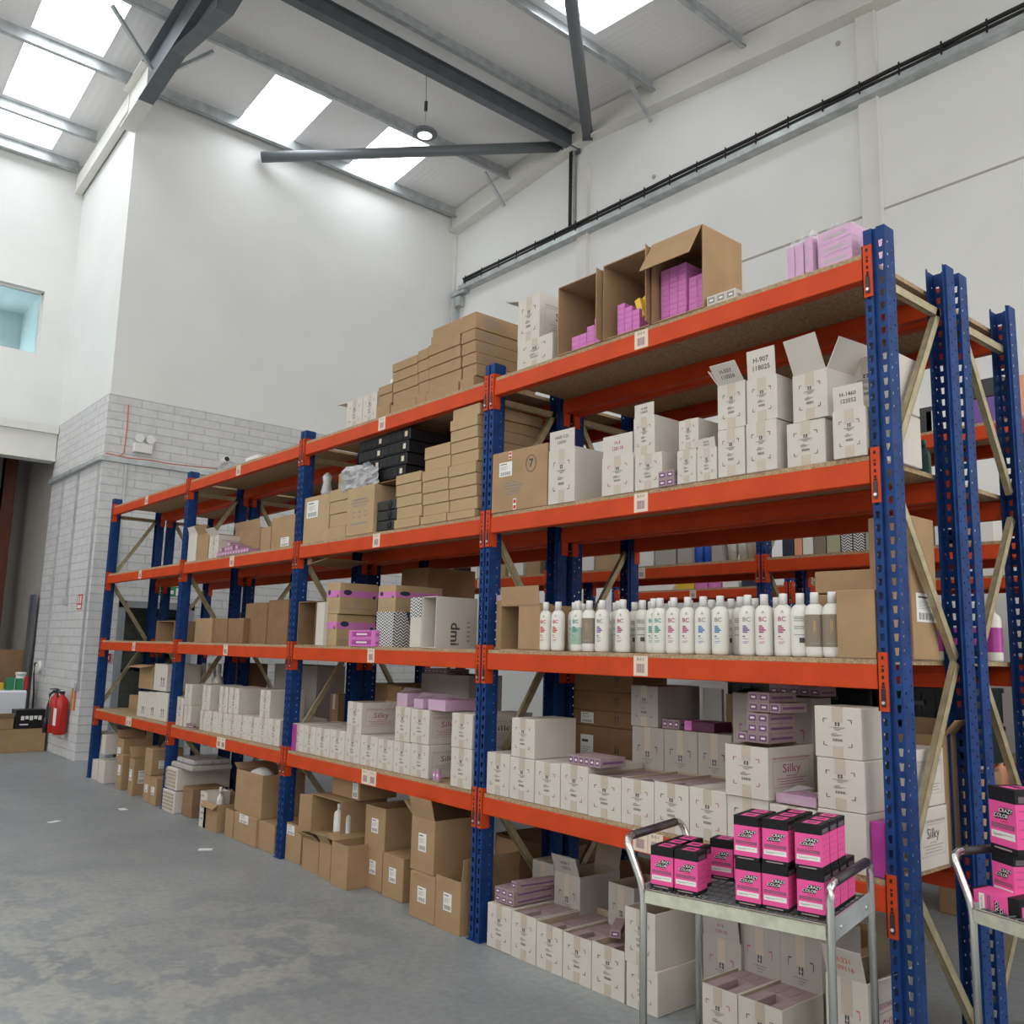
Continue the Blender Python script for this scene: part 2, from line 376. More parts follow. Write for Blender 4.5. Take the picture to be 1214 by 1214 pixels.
# roof with rooflights between the purlins
PX = [-13.40, -12.42, -10.79, -9.30, -7.5, -6.12, -4.6, -3.1, -1.6, -.1, 1.4, 2.9, 4.4, 5.9, 7.4]
holes = []
for (a, b_) in ((0, 1), (1, 2), (2, 3)):
    for y in (-8.9, -5.05, -3.1, -1.2): holes.append((PX[a] + .09, PX[b_] - .2, y, y + .9))
for y in (1.7, 3.6): holes.append((-10.83, -9.57, y, y + .9))
holes.append((-5.98, -4.72, 3.6, 4.5))
for a in (5, 8, 10, 12):  # unseen rooflights past the frame, added for their light
    for y in (-8.9, -5.05, -3.1): holes.append((PX[a] + .12, PX[a + 1] - .12, y, y + .9))
    if a > 8: holes.append((PX[a] + .12, PX[a + 1] - .12, 3.6, 4.5))
xs = sorted({-18.0, EX, RX} | {h[i] for h in holes for i in (0, 1)}); ys = sorted({EY - .3, YW + .1} | {h[i] for h in holes for i in (2, 3)})
rf = MB()
def inhole(x, y): return any(h[0] < x < h[1] and h[2] < y < h[3] for h in holes)
for i in range(len(xs) - 1):
    for j in range(len(ys) - 1):
        if inhole((xs[i] + xs[i + 1]) / 2, (ys[j] + ys[j + 1]) / 2): continue
        a, b_ = xs[i], xs[i + 1]
        rf.quad([(a, ys[j], roofz(a)), (a, ys[j + 1], roofz(a)), (b_, ys[j + 1], roofz(b_)), (b_, ys[j], roofz(b_))], 'roof')
rf.box(-18, EX + .3, EY - .3, YW + .3, 10.05, 10.2, 'roof')
struct('ceiling', rf)
hk = 2
for k, h in enumerate(holes):
    hk += 1
    m = MB(); a, b_ = h[0], h[1]; up = .16
    m.quad([(a, h[2], roofz(a, up)), (a, h[3], roofz(a, up)), (b_, h[3], roofz(b_, up)), (b_, h[2], roofz(b_, up))], 'sky')
    wn = struct('window_%d' % hk, m)
    m = MB()
    for (p, q) in (((a, h[2]), (a, h[3])), ((b_, h[3]), (b_, h[2])), ((b_, h[2]), (a, h[2])), ((a, h[3]), (b_, h[3]))):
        m.quad([(p[0], p[1], roofz(p[0], -.012)), (q[0], q[1], roofz(q[0], -.012)), (q[0], q[1], roofz(q[0], up)), (p[0], p[1], roofz(p[0], up))], 'galv')
    m.build('window_frame', wn)

# purlins (Z sections), one thing each
def purlin(x, y0, y1, lab, m='galv', h=.2, cleat=True):
    t = thing('purlin', lab, 'roof purlin', (x, y0, roofz(x, -h)), 0, 'steel purlins under the roof')
    p = MB(); L = y1 - y0
    s = -1 if x < RX else 1
    p.box(-.0015, .0015, 0, L, 0, h, m); p.box(0, .065, 0, L, 0, .004, m); p.box(-.065, 0, 0, L, h - .004, h, m)
    p.box(.061, .065, 0, L, 0, .018, m); p.box(-.065, -.061, 0, L, h - .018, h, m)
    p.box(-.006, 0, 0, L, h * .42, h * .58, m)
    p.build('rail', t)
    if cleat: MB().box(-.05, .05, L - .014, L - .002, -.02, h, 'galvd').build('cleat', t)
    return t
pl = {-13.40: 'galvanised purlin lying against the top of the far left wall', -12.42: 'galvanised purlin between the two left-hand rooflights lowest in the photo',
      -10.79: 'galvanised purlin along the top of the smooth white end wall', -9.30: 'galvanised purlin passing just beyond the pair of rooflights over the rack',
      -7.5: 'galvanised purlin right beside the dark ridge beam', -6.12: 'galvanised purlin crossed by the steep grey tube', -4.6: 'galvanised purlin nearest the upper right, over the cable tray'}
for x in PX:
    lab = pl.get(x, 'galvanised roof purlin beyond the frame to the right')
    if x < -10: # runs in two lengths either side of the frame
        if x < -11: purlin(x, EY, .12, lab, cleat=False)
        else: purlin(x, .32, YW - .01, lab); purlin(x, EY, .12, 'galvanised purlin passing above the two upper left rooflights', cleat=False)
    else: purlin(x, EY if x < -3 else EY, YW - .01, lab)
# dark ridge beam
t = thing('ridge_beam', 'long dark grey steel beam along the roof ridge', 'beam', (RX - .26, .3, 9.42))
b = MB(); b.box(-.005, .005, 0, 5.6, -.12, .11, 'galvd'); b.box(-.07, .07, 0, 5.6, -.13, -.12, 'galvd'); b.box(-.07, .07, 0, 5.6, .10, .11, 'galvd'); b.build('web', t)
MB().box(-.09, .09, 5.6, 5.62, -.2, .14, 'galvd').build('end_plate', t)
# portal rafter
t = thing('rafter', 'deep white and grey steel roof rafter above the wall corner', 'rafter', (0, .15, 0))
def slab(mb, x0, x1, y0, y1, o0, o1, m):
    for a, b_ in ((x0, min(x1, RX)), (max(x0, RX), x1)):
        if a >= b_: continue
        P = [(x, y, roofz(x, z)) for z in (o0, o1) for y in (y0, y1) for x in (a, b_)]
        v = [mb.bm.verts.new(p) for p in P]
        for f in [(0, 2, 3, 1), (4, 5, 7, 6), (0, 1, 5, 4), (1, 3, 7, 5), (3, 2, 6, 7), (2, 0, 4, 6)]:
            q = mb.bm.faces.new([v[i] for i in f]); q.material_index = mb.mi(m)
for (a, b_, m, nm) in ((XE - .02, -10.15, 'white_trim', 'painted_length'), (-10.15, 6, 'galvd', 'grey_length')):
    r = MB(); slab(r, a, b_, -.1, .1, -.8, -.785, m); slab(r, a, b_, -.1, .1, -.235, -.22, m); slab(r, a, b_, -.006, .006, -.79, -.23, m); r.build(nm, t)
r = MB(); slab(r, XF, XE - .021, -.02, .09, -.50, -.24, 'white_trim'); slab(r, XE - .02, -10.15, .02, .09, -.785, -.24, 'white_trim'); r.build('infill', t)
r = MB(); h = 1.22
for s in (-1, 1):
    P = [(RX + s * 1.5, roofz(RX + 1.5, -.8)), (RX + s * .01, RZ - h), (RX + s * .01, RZ - .8)]
    for y in (-.1, .1): pass
    r.quad([(P[0][0], -.1, P[0][1]), (P[1][0], -.1, P[1][1]), (P[1][0], .1, P[1][1]), (P[0][0], .1, P[0][1])], 'galvd')
    r.quad([(P[0][0], 0, P[0][1]), (P[1][0], 0, P[1][1]), (P[2][0], 0, P[2][1]), (P[0][0], 0, P[0][1] + .001)], 'galvd')
r.box(RX - .015, RX + .015, -.1, .1, RZ - h, RZ - .3, 'galvd'); r.build('haunch', t)
# small knee struts from purlins
for a, b_, lab in (((-9.36, 5.35, 9.38), (-9.42, 5.85, 8.97), 'short grey knee strut under the purlin left of the tube end plate'), ((-6.12, 5.3, 9.4), (-6.2, 5.88, 9.05), 'short grey knee strut on the wall near the top centre'),
                   ((-9.45, .75, 9.38), (-9.6, .28, 8.95), 'short galvanised knee strut right of the rafter'), ((-9.45, -.55, 9.38), (-9.6, .04, 8.85), 'short galvanised knee strut left of the rafter')):
    tag(MB().bar(a, b_, .045, .045, 'galv').build('strut'), lab, 'strut', 'knee struts under the purlins')
# wind bracing tubes
t = thing('brace_tube', 'nearly level grey round brace tube crossing below the rooflights', 'brace tube', (0, 0, 0), 0, 'round roof brace tubes')
a, b_ = Vector((-10.80, 2.1, 8.97)), Vector((-8.03, 5.84, 9.45))
MB().tube([a, b_], .082, 'tube', 18).build('tube', t); MB().bar(b_ - (b_ - a).normalized() * .01, b_ + (b_ - a).normalized() * .012, .17, .3, 'galvd').build('end_plate', t)
t = thing('brace_tube', 'steep grey round brace tube running off the top edge', 'brace tube', (0, 0, 0), 0, 'round roof brace tubes')
a, b_ = Vector((-4.6, 2.6, 9.14)), Vector((-7.40, 5.80, 9.36))
MB().tube([a, b_], .082, 'tube', 18).build('tube', t); MB().bar(b_ - (b_ - a).normalized() * .01, b_ + (b_ - a).normalized() * .012, .16, .2, 'galvd').build('end_plate', t)
# gable trims and panel joints on the long wall
g = MB(); slab(g, XE, EX, YW - .14, YW - .001, -.42, -.02, 'white_trim'); slab(g, XE, EX, YW - .2, YW - .001, -.44, -.42, 'white_trim'); struct('trim_3', g)
k = 4
for x in (-7.6, -3.0, 1.6):
    struct('trim_%d' % k, MB().box(x - .11, x + .11, YW - .05, YW - .001, 0, 8.95, 'white_trim').box(x + .11, x + .125, YW - .07, YW - .001, 0, 8.95, 'white_trim')); k += 1
j = MB()
for z in (6.46, 3.9): j.box(XE, EX, YW - .008, YW - .001, z, z + .022, 'grey_card')
struct('trim_%d' % k, j); k += 1
struct('trim_%d' % k, MB().box(XE - .02, XE + .02, YW - .06, YW - .001, 0, 9.2, 'white_trim')); k += 1
# small marks: round fixings on the wall
for x, z in ((-6.2, 8.22), (-3.35, 8.75)):
    tag(MB().lathe([(.03, 0), (.03, .02)], 'grey_card', 10, Matrix.Translation((x, YW - .02, z)) @ Matrix.Rotation(R(-90), 4, 'X')).build('wall_plug'), 'small round wall plug above the cable tray, %s one' % ('left' if x < -5 else 'right'), 'wall plug')
# cable tray + cables
t = thing('cable_tray', 'long perforated metal cable tray fixed along the high wall', 'cable tray', (0, YW, 7.93))
m = MB(); m.box(-10.6, EX, -.15, -.002, -.115, -.11, 'galv'); m.box(-10.6, EX, -.153, -.15, -.115, -.035, 'galv'); m.box(-10.6, EX, -.004, -.001, -.115, 0, 'galv')
m.build('tray', t)
m = MB(); x = -10.4
while x < 3: m.box(x, x + .02, -.16, -.154, -.06, .095, 'dark'); x += .46
m.build('cable_ties', t)
for q, (yy, zz) in enumerate(((-.035, -.03), (-.08, -.03), (-.122, -.028), (-.058, .02), (-.10, .02), (-.12, .068))):
    pts = []; x = -10.5
    while x < EX: pts.append((x, YW + yy + rnd.uniform(-.004, .004), 7.93 + zz + rnd.uniform(-.006, .006))); x += .6
    o = MB().tube(pts, .024, 'rubber', 6).build('cable'); tag(o, 'thick black cable lying in the long wall tray', 'cable', 'black cables in the wall tray')
m = MB(); m.box(-10.86, -10.45, YW - .13, YW - .01, 7.76, 7.86, 'galv', bev=.004); m.box(-10.72, -10.58, YW - .13, YW - .01, 7.55, 7.72, 'galv', bev=.004)
tag(m.build('trunking_box'), 'grey metal trunking box where the cable tray ends', 'trunking')
tag(MB().box(-10.82, -10.74, YW - .1, YW - .01, 2.5, 7.78, 'galv').build('conduit'), 'grey vertical trunking dropping below the tray end', 'conduit')
t = thing('cable_ladder', 'narrow vertical ladder tray carrying black cables up to the ridge', 'cable tray', (-7.82, YW - .06, 8.0))
m = MB(); m.box(-.05, -.042, -.03, .03, 0, 1.45, 'galv'); m.box(.042, .05, -.03, .03, 0, 1.45, 'galv')
for q in range(18): m.box(-.042, .042, -.02, -.01, .04 + q * .08, .06 + q * .08, 'galv')
m.build('ladder', t); MB().tube([(-.02, -.03, -.05), (-.02, -.03, 1.45)], .014, 'rubber', 6).tube([(.015, -.03, -.05), (.015, -.03, 1.45)], .014, 'rubber', 6).build('cables', t)
# pendant disc lamp
t = thing('pendant_lamp', 'round disc high-bay lamp hanging on a thin cable', 'pendant lamp', (-7.76, 3.07, 8.36))
m = MB(); m.lathe([(.10, 0), (.165, .012), (.17, .035), (.15, .06), (.09, .085), (.05, .10)], 'galvd', 28)
m.build('housing', t)
MB().lathe([(.0999, -.002), (.0999, .002)], 'lampglow', 24).build('diffuser', t)
MB().tube([(0, 0, .1), (0, 0, .38)], .006, 'galv', 6).box(-.016, .016, -.016, .016, .36, .5, 'blkp').tube([(0, 0, .5), (-.03, 0, .98)], .004, 'blkp', 6).build('cable', t)

# ------------------------------------------------------------------ racking
UPX = [0.0, -2.35, -4.66, -7.026, -9.4]
LV = {1: .744, 2: 1.511, 3: 2.269, 4: 3.07}
H = 3.18
def upright_mesh():
    b = MB(); i = b.mi('blue')
    def strip(o, u, wid, hw, hh, pitch, z0, n, taper=0):
        o = Vector(o); u = Vector(u)
        def P(s, z): return (o.x + u.x * s, o.y + u.y * s, z)
        a, c = (wid - hw) / 2, (wid + hw) / 2
        b.quad([P(0, 0), P(a, 0), P(a, H), P(0, H)], 'blue'); b.quad([P(c, 0), P(wid, 0), P(wid, H), P(c, H)], 'blue')
        z = 0
        for k in range(n):
            zz = z0 + k * pitch
            b.quad([P(a, z), P(c, z), P(c - taper, zz), P(a + taper, zz)], 'blue')
            b.quad([P(a, z), P(a + taper, zz), P(a, zz + hh), P(a, zz + hh)][:3] , 'blue') if taper else None
            b.quad([P(c, z), P(c, zz + hh), P(c - taper, zz)], 'blue') if taper else None
            z = zz + hh
        b.quad([P(a, z), P(c, z), P(c, H), P(a, H)], 'blue')
    n = 62
    strip((-.043, 0), (1, 0), .034, .017, .027, .05, .045, n, .003)
    strip((.009, 0), (1, 0), .034, .017, .027, .05, .045, n, .003)
    b.quad([(-.009, 0, 0), (-.006, .011, 0), (-.006, .011, H), (-.009, 0, H)], 'blue')
    b.quad([(-.006, .011, 0), (.006, .011, 0), (.006, .011, H), (-.006, .011, H)], 'blue')
    b.quad([(.006, .011, 0), (.009, 0, 0), (.009, 0, H), (.006, .011, H)], 'blue')
    for s in (-1, 1):
        strip((.043 * s, 0.0), (0, 1), .04, .007, .008, .05, .06, n)
        strip((.043 * s, .04), (0, 1), .035, .007, .008, .05, .035, n)
        b.quad([(.043 * s, .075, 0), (.034 * s, .075, 0), (.034 * s, .075, H), (.043 * s, .075, H)], 'blue')
        b.quad([(.034 * s, .075, 0), (.034 * s, .092, 0), (.034 * s, .092, H), (.034 * s, .075, H)], 'blue')
    return b.mesh('upright')
UP = upright_mesh()
def beam_mesh(L):
    b = MB(); b.box(0, L, 0, .042, -.088, 0, 'orange', bev=.003); b.box(.0, L, .042, .05, -.088, -.03, 'orange'); return b.mesh('beam')
def conn_mesh():
    b = MB(); b.box(-.003, .037, -.006, -.001, -.165, .045, 'orange'); b.box(-.003, .001, -.006, .045, -.165, .045, 'orange')
    for k, z in enumerate((.025, -.005, -.02, -.045, -.068)): b.box(.014, .022, -.0075, -.0058, z - (.006 if k != 1 else .003), z + (.006 if k != 1 else .003), 'dark')
    b.box(.010, .026, -.009, -.0058, -.15, -.085, 'blkp'); b.box(.012, .024, -.0085, -.0058, -.082, -.076, 'dark')
    b.lathe([(.007, 0), (.006, .004)], 'bolt', 8, Matrix.Translation((.018, -.009, -.135)) @ Matrix.Rotation(R(90), 4, 'X'))
    return b.mesh('connector')
CN = conn_mesh()
BM = {}
def shelf_label_mesh(double, txt):
    b = MB()
    for q in range(2 if double else 1):
        o_ = q * .088
        b.box(o_, o_ + .085, -.0012, 0, -.082, .008, 'cream'); b.text(txt, o_ + .042, -.007, .02, 'ink', -.0016)
        for i in range(11): b.rect(o_ + .018 + i * .0045, o_ + .018 + i * .0045 + (.0015 + (i * 7 % 3) * .0008), -.068, -.028, 'inkm' if i % 2 else 'ink', -.0016)
    return b.mesh('shelf_label')
SLB = {}
def rack(lab, y0, dep, ups, lv, zig, labels, h=1.0):
    t = thing('pallet_rack', lab, 'pallet rack', (0, y0, 0), 0, 'blue and orange racks')
    def lc(x, y, z): return (x, y, z)
    for x in ups:
        link('upright', UP, t, lc(x, 0, 0), scale=(1, 1, h)); link('upright', UP, t, lc(x, dep, 0), (0, 0, math.pi), (1, 1, h))
        for yy in (.0, dep): 
            s = 1 if yy == 0 else -1
            m = MB(); m.box(-.055, .055, -.01, .11, 0, .004, 'blue').lathe([(.012, 0), (.012, .012)], 'bolt', 8, Matrix.Translation((-.02, .1, .004))); m.build('foot_plate', t, lc(x, yy, 0), (0, 0, 0 if s == 1 else math.pi))
        def Y(s): return .082 if (s == 'f') != (zig == 'back') else dep - .082
        f_, b__ = Y('f'), Y('b')
        for (ya, za, yb, zb) in ((f_, 2.97, b__, 2.97), (b__, 2.98 if zig == 'back' else 2.98, f_, 2.29), (f_, 2.17, b__, 1.54), (b__, 1.52, f_, .83), (f_, .74, b__, .2)):
            c = MB(); a, q = Vector((0, ya, za * h)), Vector((0, yb, zb * h))
            d = (q - a).normalized(); n_ = Vector((1, 0, 0)); w_ = d.cross(n_)
            T = Matrix.Translation(a) @ Matrix((n_, d, w_)).transposed().to_4x4(); L = (q - a).length
            c.box(-.012, .012, 0, L, -.019, -.017, 'steel', T); c.box(-.012, .012, 0, L, .017, .019, 'steel', T); c.box(.010, .012, 0, L, -.019, .019, 'steel', T)
            c.build('brace', t, (x, 0, 0))
    for i in range(len(ups) - 1):
        xr, xl = ups[i] - .045, ups[i + 1] + .045
        L = xr - xl; k = round(L, 3)
        if k not in BM: BM[k] = beam_mesh(L)
        for j in sorted(lv):
            z = lv[j]
            for back in (0, 1):
                b = link('beam', BM[k], t, (xl if not back else xr, 0 if not back else dep, z), (0, 0, 0 if not back else math.pi))
                link('connector', CN, b, (L, 0, 0)); link('connector', CN, b, (0, 0, 0), (0, 0, 0), (-1, 1, 1))
                if not back and (i, j) in labels:
                    dbl = j == 1; key = (dbl, labels[i, j])
                    if key not in SLB: SLB[key] = shelf_label_mesh(*key)
                    link('shelf_label', SLB[key], b, (L / 2 - .05, -.0005, 0))
            mid = (xl + xr) / 2
            for (a, c_) in ((xl + .004, mid - .002), (mid + .002, xr - .004)):
                d = .0 if not (i == 0 and j == 1) else .0
                MB().box(a, c_, .006, dep - .006, 0, .019, 'chip').build('shelf_board', t, (0, 0, z + .001))
    return t
lab1 = {(i, j): 'B-%d-%d' % (i, j) for i in range(4) for j in (1, 2, 3, 4)}
rack('long four-bay blue and orange rack at the front, loaded with cartons', 0, .60, UPX, LV, 'front', lab1)
rack('blue and orange rack standing back to back behind the front one', .65, .60, UPX, LV, 'back', {})
R3 = [.06, -2.29, -4.64, -6.7]
rack('blue and orange rack across the aisle behind the double rack', 2.6, .6, R3, {1: .74, 2: 1.5, 3: 2.24, 4: 2.99}, 'front', {(0, 3): 'C-0-3', (1, 3): 'C-1-3', (2, 3): 'C-2-3'})
R4 = [3.6, 1.3, -1.05, -3.4, -5.75]
rack('farthest blue and orange rack, standing against the back wall', 4.7, .6, R4, {1: .74, 2: 1.5, 3: 2.22}, 'front', {(0, 3): 'D-0-3', (2, 3): 'D-0-3', (3, 3): 'D-1-3'}, .78)

# ------------------------------------------------------------------ cartons
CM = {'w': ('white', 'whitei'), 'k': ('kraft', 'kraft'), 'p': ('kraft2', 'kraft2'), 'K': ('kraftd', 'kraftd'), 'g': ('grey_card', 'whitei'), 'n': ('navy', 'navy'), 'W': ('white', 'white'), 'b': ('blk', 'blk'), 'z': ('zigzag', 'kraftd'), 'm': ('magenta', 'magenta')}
PR = {}
def print_mesh(k):
    if k in PR: return PR[k]
    b = MB(); ink = 'ink'
    if k[0] in 'PMO':
        br = {'P': 'ink', 'M': 'inkm', 'O': 'inko'}[k[0]]
        for sx in (-1, 1):
            for sz in (-1, 1):
                b.rect(min(sx * .30, sx * .22), max(sx * .30, sx * .22), sz * .26 - .006, sz * .26 + .006, br)
                b.rect(sx * .30 - .008, sx * .30 + .008, min(sz * .26, sz * .19), max(sz * .26, sz * .19), br)
        b.rect(-.05, .05, .13, .20, 'ink', -.0002); b.rect(-.03, .03, .155, .165, 'white', -.0004); b.rect(-.008, .008, .13, .2, 'white', -.0004)
        for (z, w_, x) in ((.10, .17, 0), (.075, .10, .02), (.05, .06, 0), (-.02, .05, -.06), (-.045, .12, -.02), (-.065, .08, -.05)): b.rect(x - w_, x + w_, z - .006, z + .006, 'inkg', -.0002)
        for i in range(12): b.rect(-.10 + i * .018, -.10 + i * .018 + (.006 if i % 3 else .011), -.17, -.12, 'ink', -.0002)
    elif k == 'L':      # shipping sticker
        b.rect(-.5, .5, -.5, .5, 'paper'); b.rect(-.4, .1, .33, .39, 'ink', -.0003)
        for i in range(6): b.rect(-.38, .30 - (i % 3) * .14, .20 - i * .05, .215 - i * .05, 'inkg', -.0003)
        for i in range(14): b.rect(-.38 + i * .055, -.38 + i * .055 + (.02 if i % 3 else .038), -.42, -.18, 'ink', -.0003)
    elif k == 'S' or k == 'T':
        m = 'inkm' if k == 'S' else 'inkg'
        for (x0, x1, z0, z1) in ((-.42, .42, .24, .246), (-.42, .42, -.306, -.30), (-.424, -.42, -.30, .24), (.42, .424, -.30, .24)): b.rect(x0, x1, z0, z1, m)
        b.text('PROFESSIONAL HAIRCARE', 0, .30, .072, m)
        b.text('Silky', 0, .08, .26, m if k == 'S' else 'ink', 0, 0, 0, .9)
        for i, w_ in enumerate((.12, .34, .26, .30)): b.rect(-w_, w_, -.08 - i * .055, -.068 - i * .055, m)
    elif k == 'A':      # this-way-up arrows
        b.rect(-.5, .5, -.42, -.38, 'ink')
        for x in (-.22, .22):
            b.rect(x - .05, x + .05, -.3, .2, 'ink'); b.quad([(x - .16, 0, .18), (x + .16, 0, .18), (x, 0, .45)], 'ink')
    elif k == 'B':      # block of printed lines
        for i in range(5): b.rect(-.45, .1 + .3 * ((i * 3) % 4) / 4, .4 - i * .18, .45 - i * .18, 'inkg')
    elif k == 'V':      # frame print for brown cartons
        for i, w_ in enumerate((.35, .42, .30)): b.rect(-w_, w_, .28 - i * .09, .31 - i * .09, 'inkg')
        for i in range(3):
            for q in range(2): b.rect(-.32 + i * .26, -.2 + i * .26, -.08 - q * .13, -.04 - q * .13, 'inkg')
        b.rect(-.4, .35, -.40, -.36, 'inkg')
    elif k == 'c7':
        for i in range(24):
            a, c = 2 * math.pi * i / 24, 2 * math.pi * (i + 1) / 24
            b.quad([(.42 * math.cos(a), 0, .5 * math.sin(a)), (.46 * math.cos(a), 0, .54 * math.sin(a)), (.46 * math.cos(c), 0, .54 * math.sin(c)), (.42 * math.cos(c), 0, .5 * math.sin(c))], 'ink')
        b.text('7', 0, 0, .7, 'ink', bold=.02)
    elif k == 'rt':     # red and white tape
        b.rect(-.5, .5, -.5, .5, 'paper'); b.rect(-.4, .4, -.42, -.1, 'inkr', -.0003); b.rect(-.4, .4, .08, .42, 'inkr', -.0003)
    elif k == 'd':      # printed emblem on one tall side
        b.text('dmi', 0, 0, 1, 'ink', bold=.02)
    elif k == 'J':      # hazard diamond
        b.quad([(0, 0, -.5), (.5, 0, 0), (0, 0, .5), (-.5, 0, 0)], 'ink'); b.quad([(0, -.0004, -.42), (.42, -.0004, 0), (-.42, -.0004, 0)], 'paper')
    elif k == 'k':      # pink band with round badge
        b.rect(-.5, .5, .05, .32, 'pink'); b.lathe([(.11, 0), (.105, .0006)], 'navy', 18, Matrix.Translation((-.30, -.0002, .24)) @ Matrix.Rotation(R(90), 4, 'X'))
        b.rect(-.1, .1, -.12, -.10, 'inkg'); b.rect(-.1, .02, -.18, -.16, 'inkg'); b.rect(-.1, .05, -.24, -.22, 'inkg'); b.rect(.36, .44, .02, .14, 'navy', -.0004); b.rect(-.45, .3, -.42, -.39, 'inkg')
    elif k == 'G':      # white lettering blocks
        [b.rect(-.42 + i_ * .18, -.28 + i_ * .18, -.08 + (.06 if i_ in (1, 3) else 0), .18, 'paper') for i_ in range(5)]; b.rect(-.45, -.1, -.38, -.30, 'paper')
    PR[k] = b.mesh('printed_label'); return PR[k]
def put_print(k, t, x, y, z, w, h, rz=0, rot=0, name=None):
    nm = name or {'L': 'sticker', 'S': 'side_print', 'T': 'side_print'}.get(k, 'printed_label')
    return link(nm, print_mesh(k), t, (x, y, z), (0, rot, rz), (w, 1, h))
OBJ = {}
def carton(x0, x1, y0, y1, z0, z1, label, group=None, o=None):
    o = o or {}
    w, d, h = x1 - x0 - .004, y1 - y0, z1 - z0 - .0015
    name = o.get('nm', 'carton'); cat = o.get('cat', 'carton')
    mo, mi = CM[o.get('col', 'w')]
    t = thing(name, label, cat, ((x0 + x1) / 2, y0, z0 + .001), R(o.get('rz', 0)), group)
    X = w / 2; op = o.get('op'); th = .005
    b = MB()
    if not op:
        b.box(-X, X, 0, d, 0, h, mo, bev=.003)
        if o.get('lay'):
            n = o['lay']
            for i in range(1, n): b.box(-X - .0012, X + .0012, -.0012, d, i * h / n - .0015, i * h / n + .0015, 'inkg')
    else:
        if op == 'top':
            b.box(-X, X, 0, d, 0, th, mo)
            b.box(-X, X, 0, th, th, h, mo, inner=((3 + 1,), mi)) if False else b.box(-X, X, 0, th, th, h, mo, inner=((4,), mi))
            b.box(-X, X, d - th, d, th, h, mo, inner=((2,), mi))
            b.box(-X, -X + th, th, d - th, th, h, mo, inner=((3,), mi)); b.box(X - th, X, th, d - th, th, h, mo, inner=((5,), mi))
        elif op == 'front':
            b.box(-X, X, 0, d, 0, th, mo, inner=((1,), mi)); b.box(-X, X, 0, d, h - th, h, mo, inner=((0,), mi))
            b.box(-X, -X + th, 0, d, th, h - th, mo, inner=((3,), mi)); b.box(X - th, X, 0, d, th, h - th, mo, inner=((5,), mi))
            b.box(-X + th, X - th, d - th, d, th, h - th, mo, inner=((2,), mi))
    b.build('body', t)
    for s, spec in (o.get('fl') or {}).items():
        ang, ln = spec if isinstance(spec, tuple) else (spec, min(w, d) * .5)
        f = MB(); L = (w if s in 'fbtu' else d if op != 'front' else h) - .012
        f.box(-L / 2, L / 2, -.002, .002, 0, ln, mo, inner=((4,), mi))
        if s == 'f' and 'ft' in o:
            n = len(o['ft'])
            for q, tx in enumerate(o['ft']): f.text(tx, 0, ln * (.62 - .28 * q), ln * .24, o.get('fm', 'ink'), -.0026, bold=.015)
        # local z up, outer face -y ; lean outward by ang
        if op == 'front':
            base = {'t': (0, 0, h), 'u': (0, 0, 0), 'l': (-X, 0, h / 2), 'r': (X, 0, h / 2)}[s]
            me = f.mesh('flap')
            if s == 't': link('flap', me, t, base, (R(ang), 0, 0))
            elif s == 'u': link('flap', me, t, base, (R(180 - ang), 0, 0))
            elif s == 'l': link('flap', me, t, base, Matrix3(R(ang), -1), (1, 1, 1))
            else: link('flap', me, t, base, Matrix3(R(ang), 1), (1, 1, 1))
        else:
            base = {'f': (0, .002, h), 'b': (0, d - .002, h), 'l': (-X + .002, d / 2, h), 'r': (X - .002, d / 2, h)}[s]
            rz = {'f': 0, 'b': math.pi, 'l': -math.pi / 2, 'r': math.pi / 2}[s]
            link('flap', f.mesh('flap'), t, base, (R(ang), 0, rz))
    if o.get('tp', 1) and op != 'front' and 'pr' in o:
        tw = min(.042, w * .28); tz = h * .30
        b = MB(); b.box(-tw / 2, tw / 2, -.0012, -.0004, .001, tz * .8, 'tape'); b.build('packing_tape', t)
        b = MB(); b.box(-tw / 2, tw / 2, -.0012, -.0004, h - tz, h + (.0006 if not op else -.0005), 'tape')
        if not op: b.box(-tw / 2, tw / 2, 0, d, h, h + .0006, 'tape')
        b.build('packing_tape', t)
    if 'zz' in o:
        a_ = o['zz']; MB().rect((a_[0] - .5) * w, (a_[1] - .5) * w, a_[2] * h, a_[3] * h, 'zigzag', -.002).build('printed_label', t)
    if 'zs' in o:
        f_ = MB(); f_.quad([(X + .0013, 0, 0), (X + .0013, d * .75, 0), (X + .0013, d * .42, h * .55), (X + .0013, d * .3, h)] , 'zigzag_side').quad([(X + .0013, 0, 0), (X + .0013, d * .3, h), (X + .0013, 0, h), (X + .0013, 0, h * .5)], 'zigzag_side'); f_.build('side_print', t)
    if 'pr' in o: put_print(o['pr'], t, 0, -.0016, h * .5, w * 1.0, h * 1.0)
    if 'sd' in o: put_print(o['sd'], t, X + .0012, d / 2, h / 2, d * .95, h * .92, math.pi / 2)
    for (k, fx, fz, fw, fh) in o.get('ex', ()):
        put_print(k, t, (fx - .5) * w, -.002, fz * h, fw * w, fh * h)
    for (k, fy, fz, fw, fh, *ro) in o.get('es', ()):
        put_print(k, t, X + .0014, fy * d, fz * h, fw * d, fh * h, math.pi / 2, ro[0] if ro else 0)
    OBJ[label] = t
    return t
def Matrix3(a, s):
    # flap on a vertical edge of a front opening, swung outward by a
    Mx = Matrix(((0, 0, s * math.sin(a)), (0, 0, 0), (0, 0, 0)))
    zax = Vector((s * math.sin(a), -math.cos(a), 0)); xax = Vector((0, 0, 1)); yax = zax.cross(xax)
    return Matrix((xax, yax, zax)).transposed().to_euler()
SB = {}
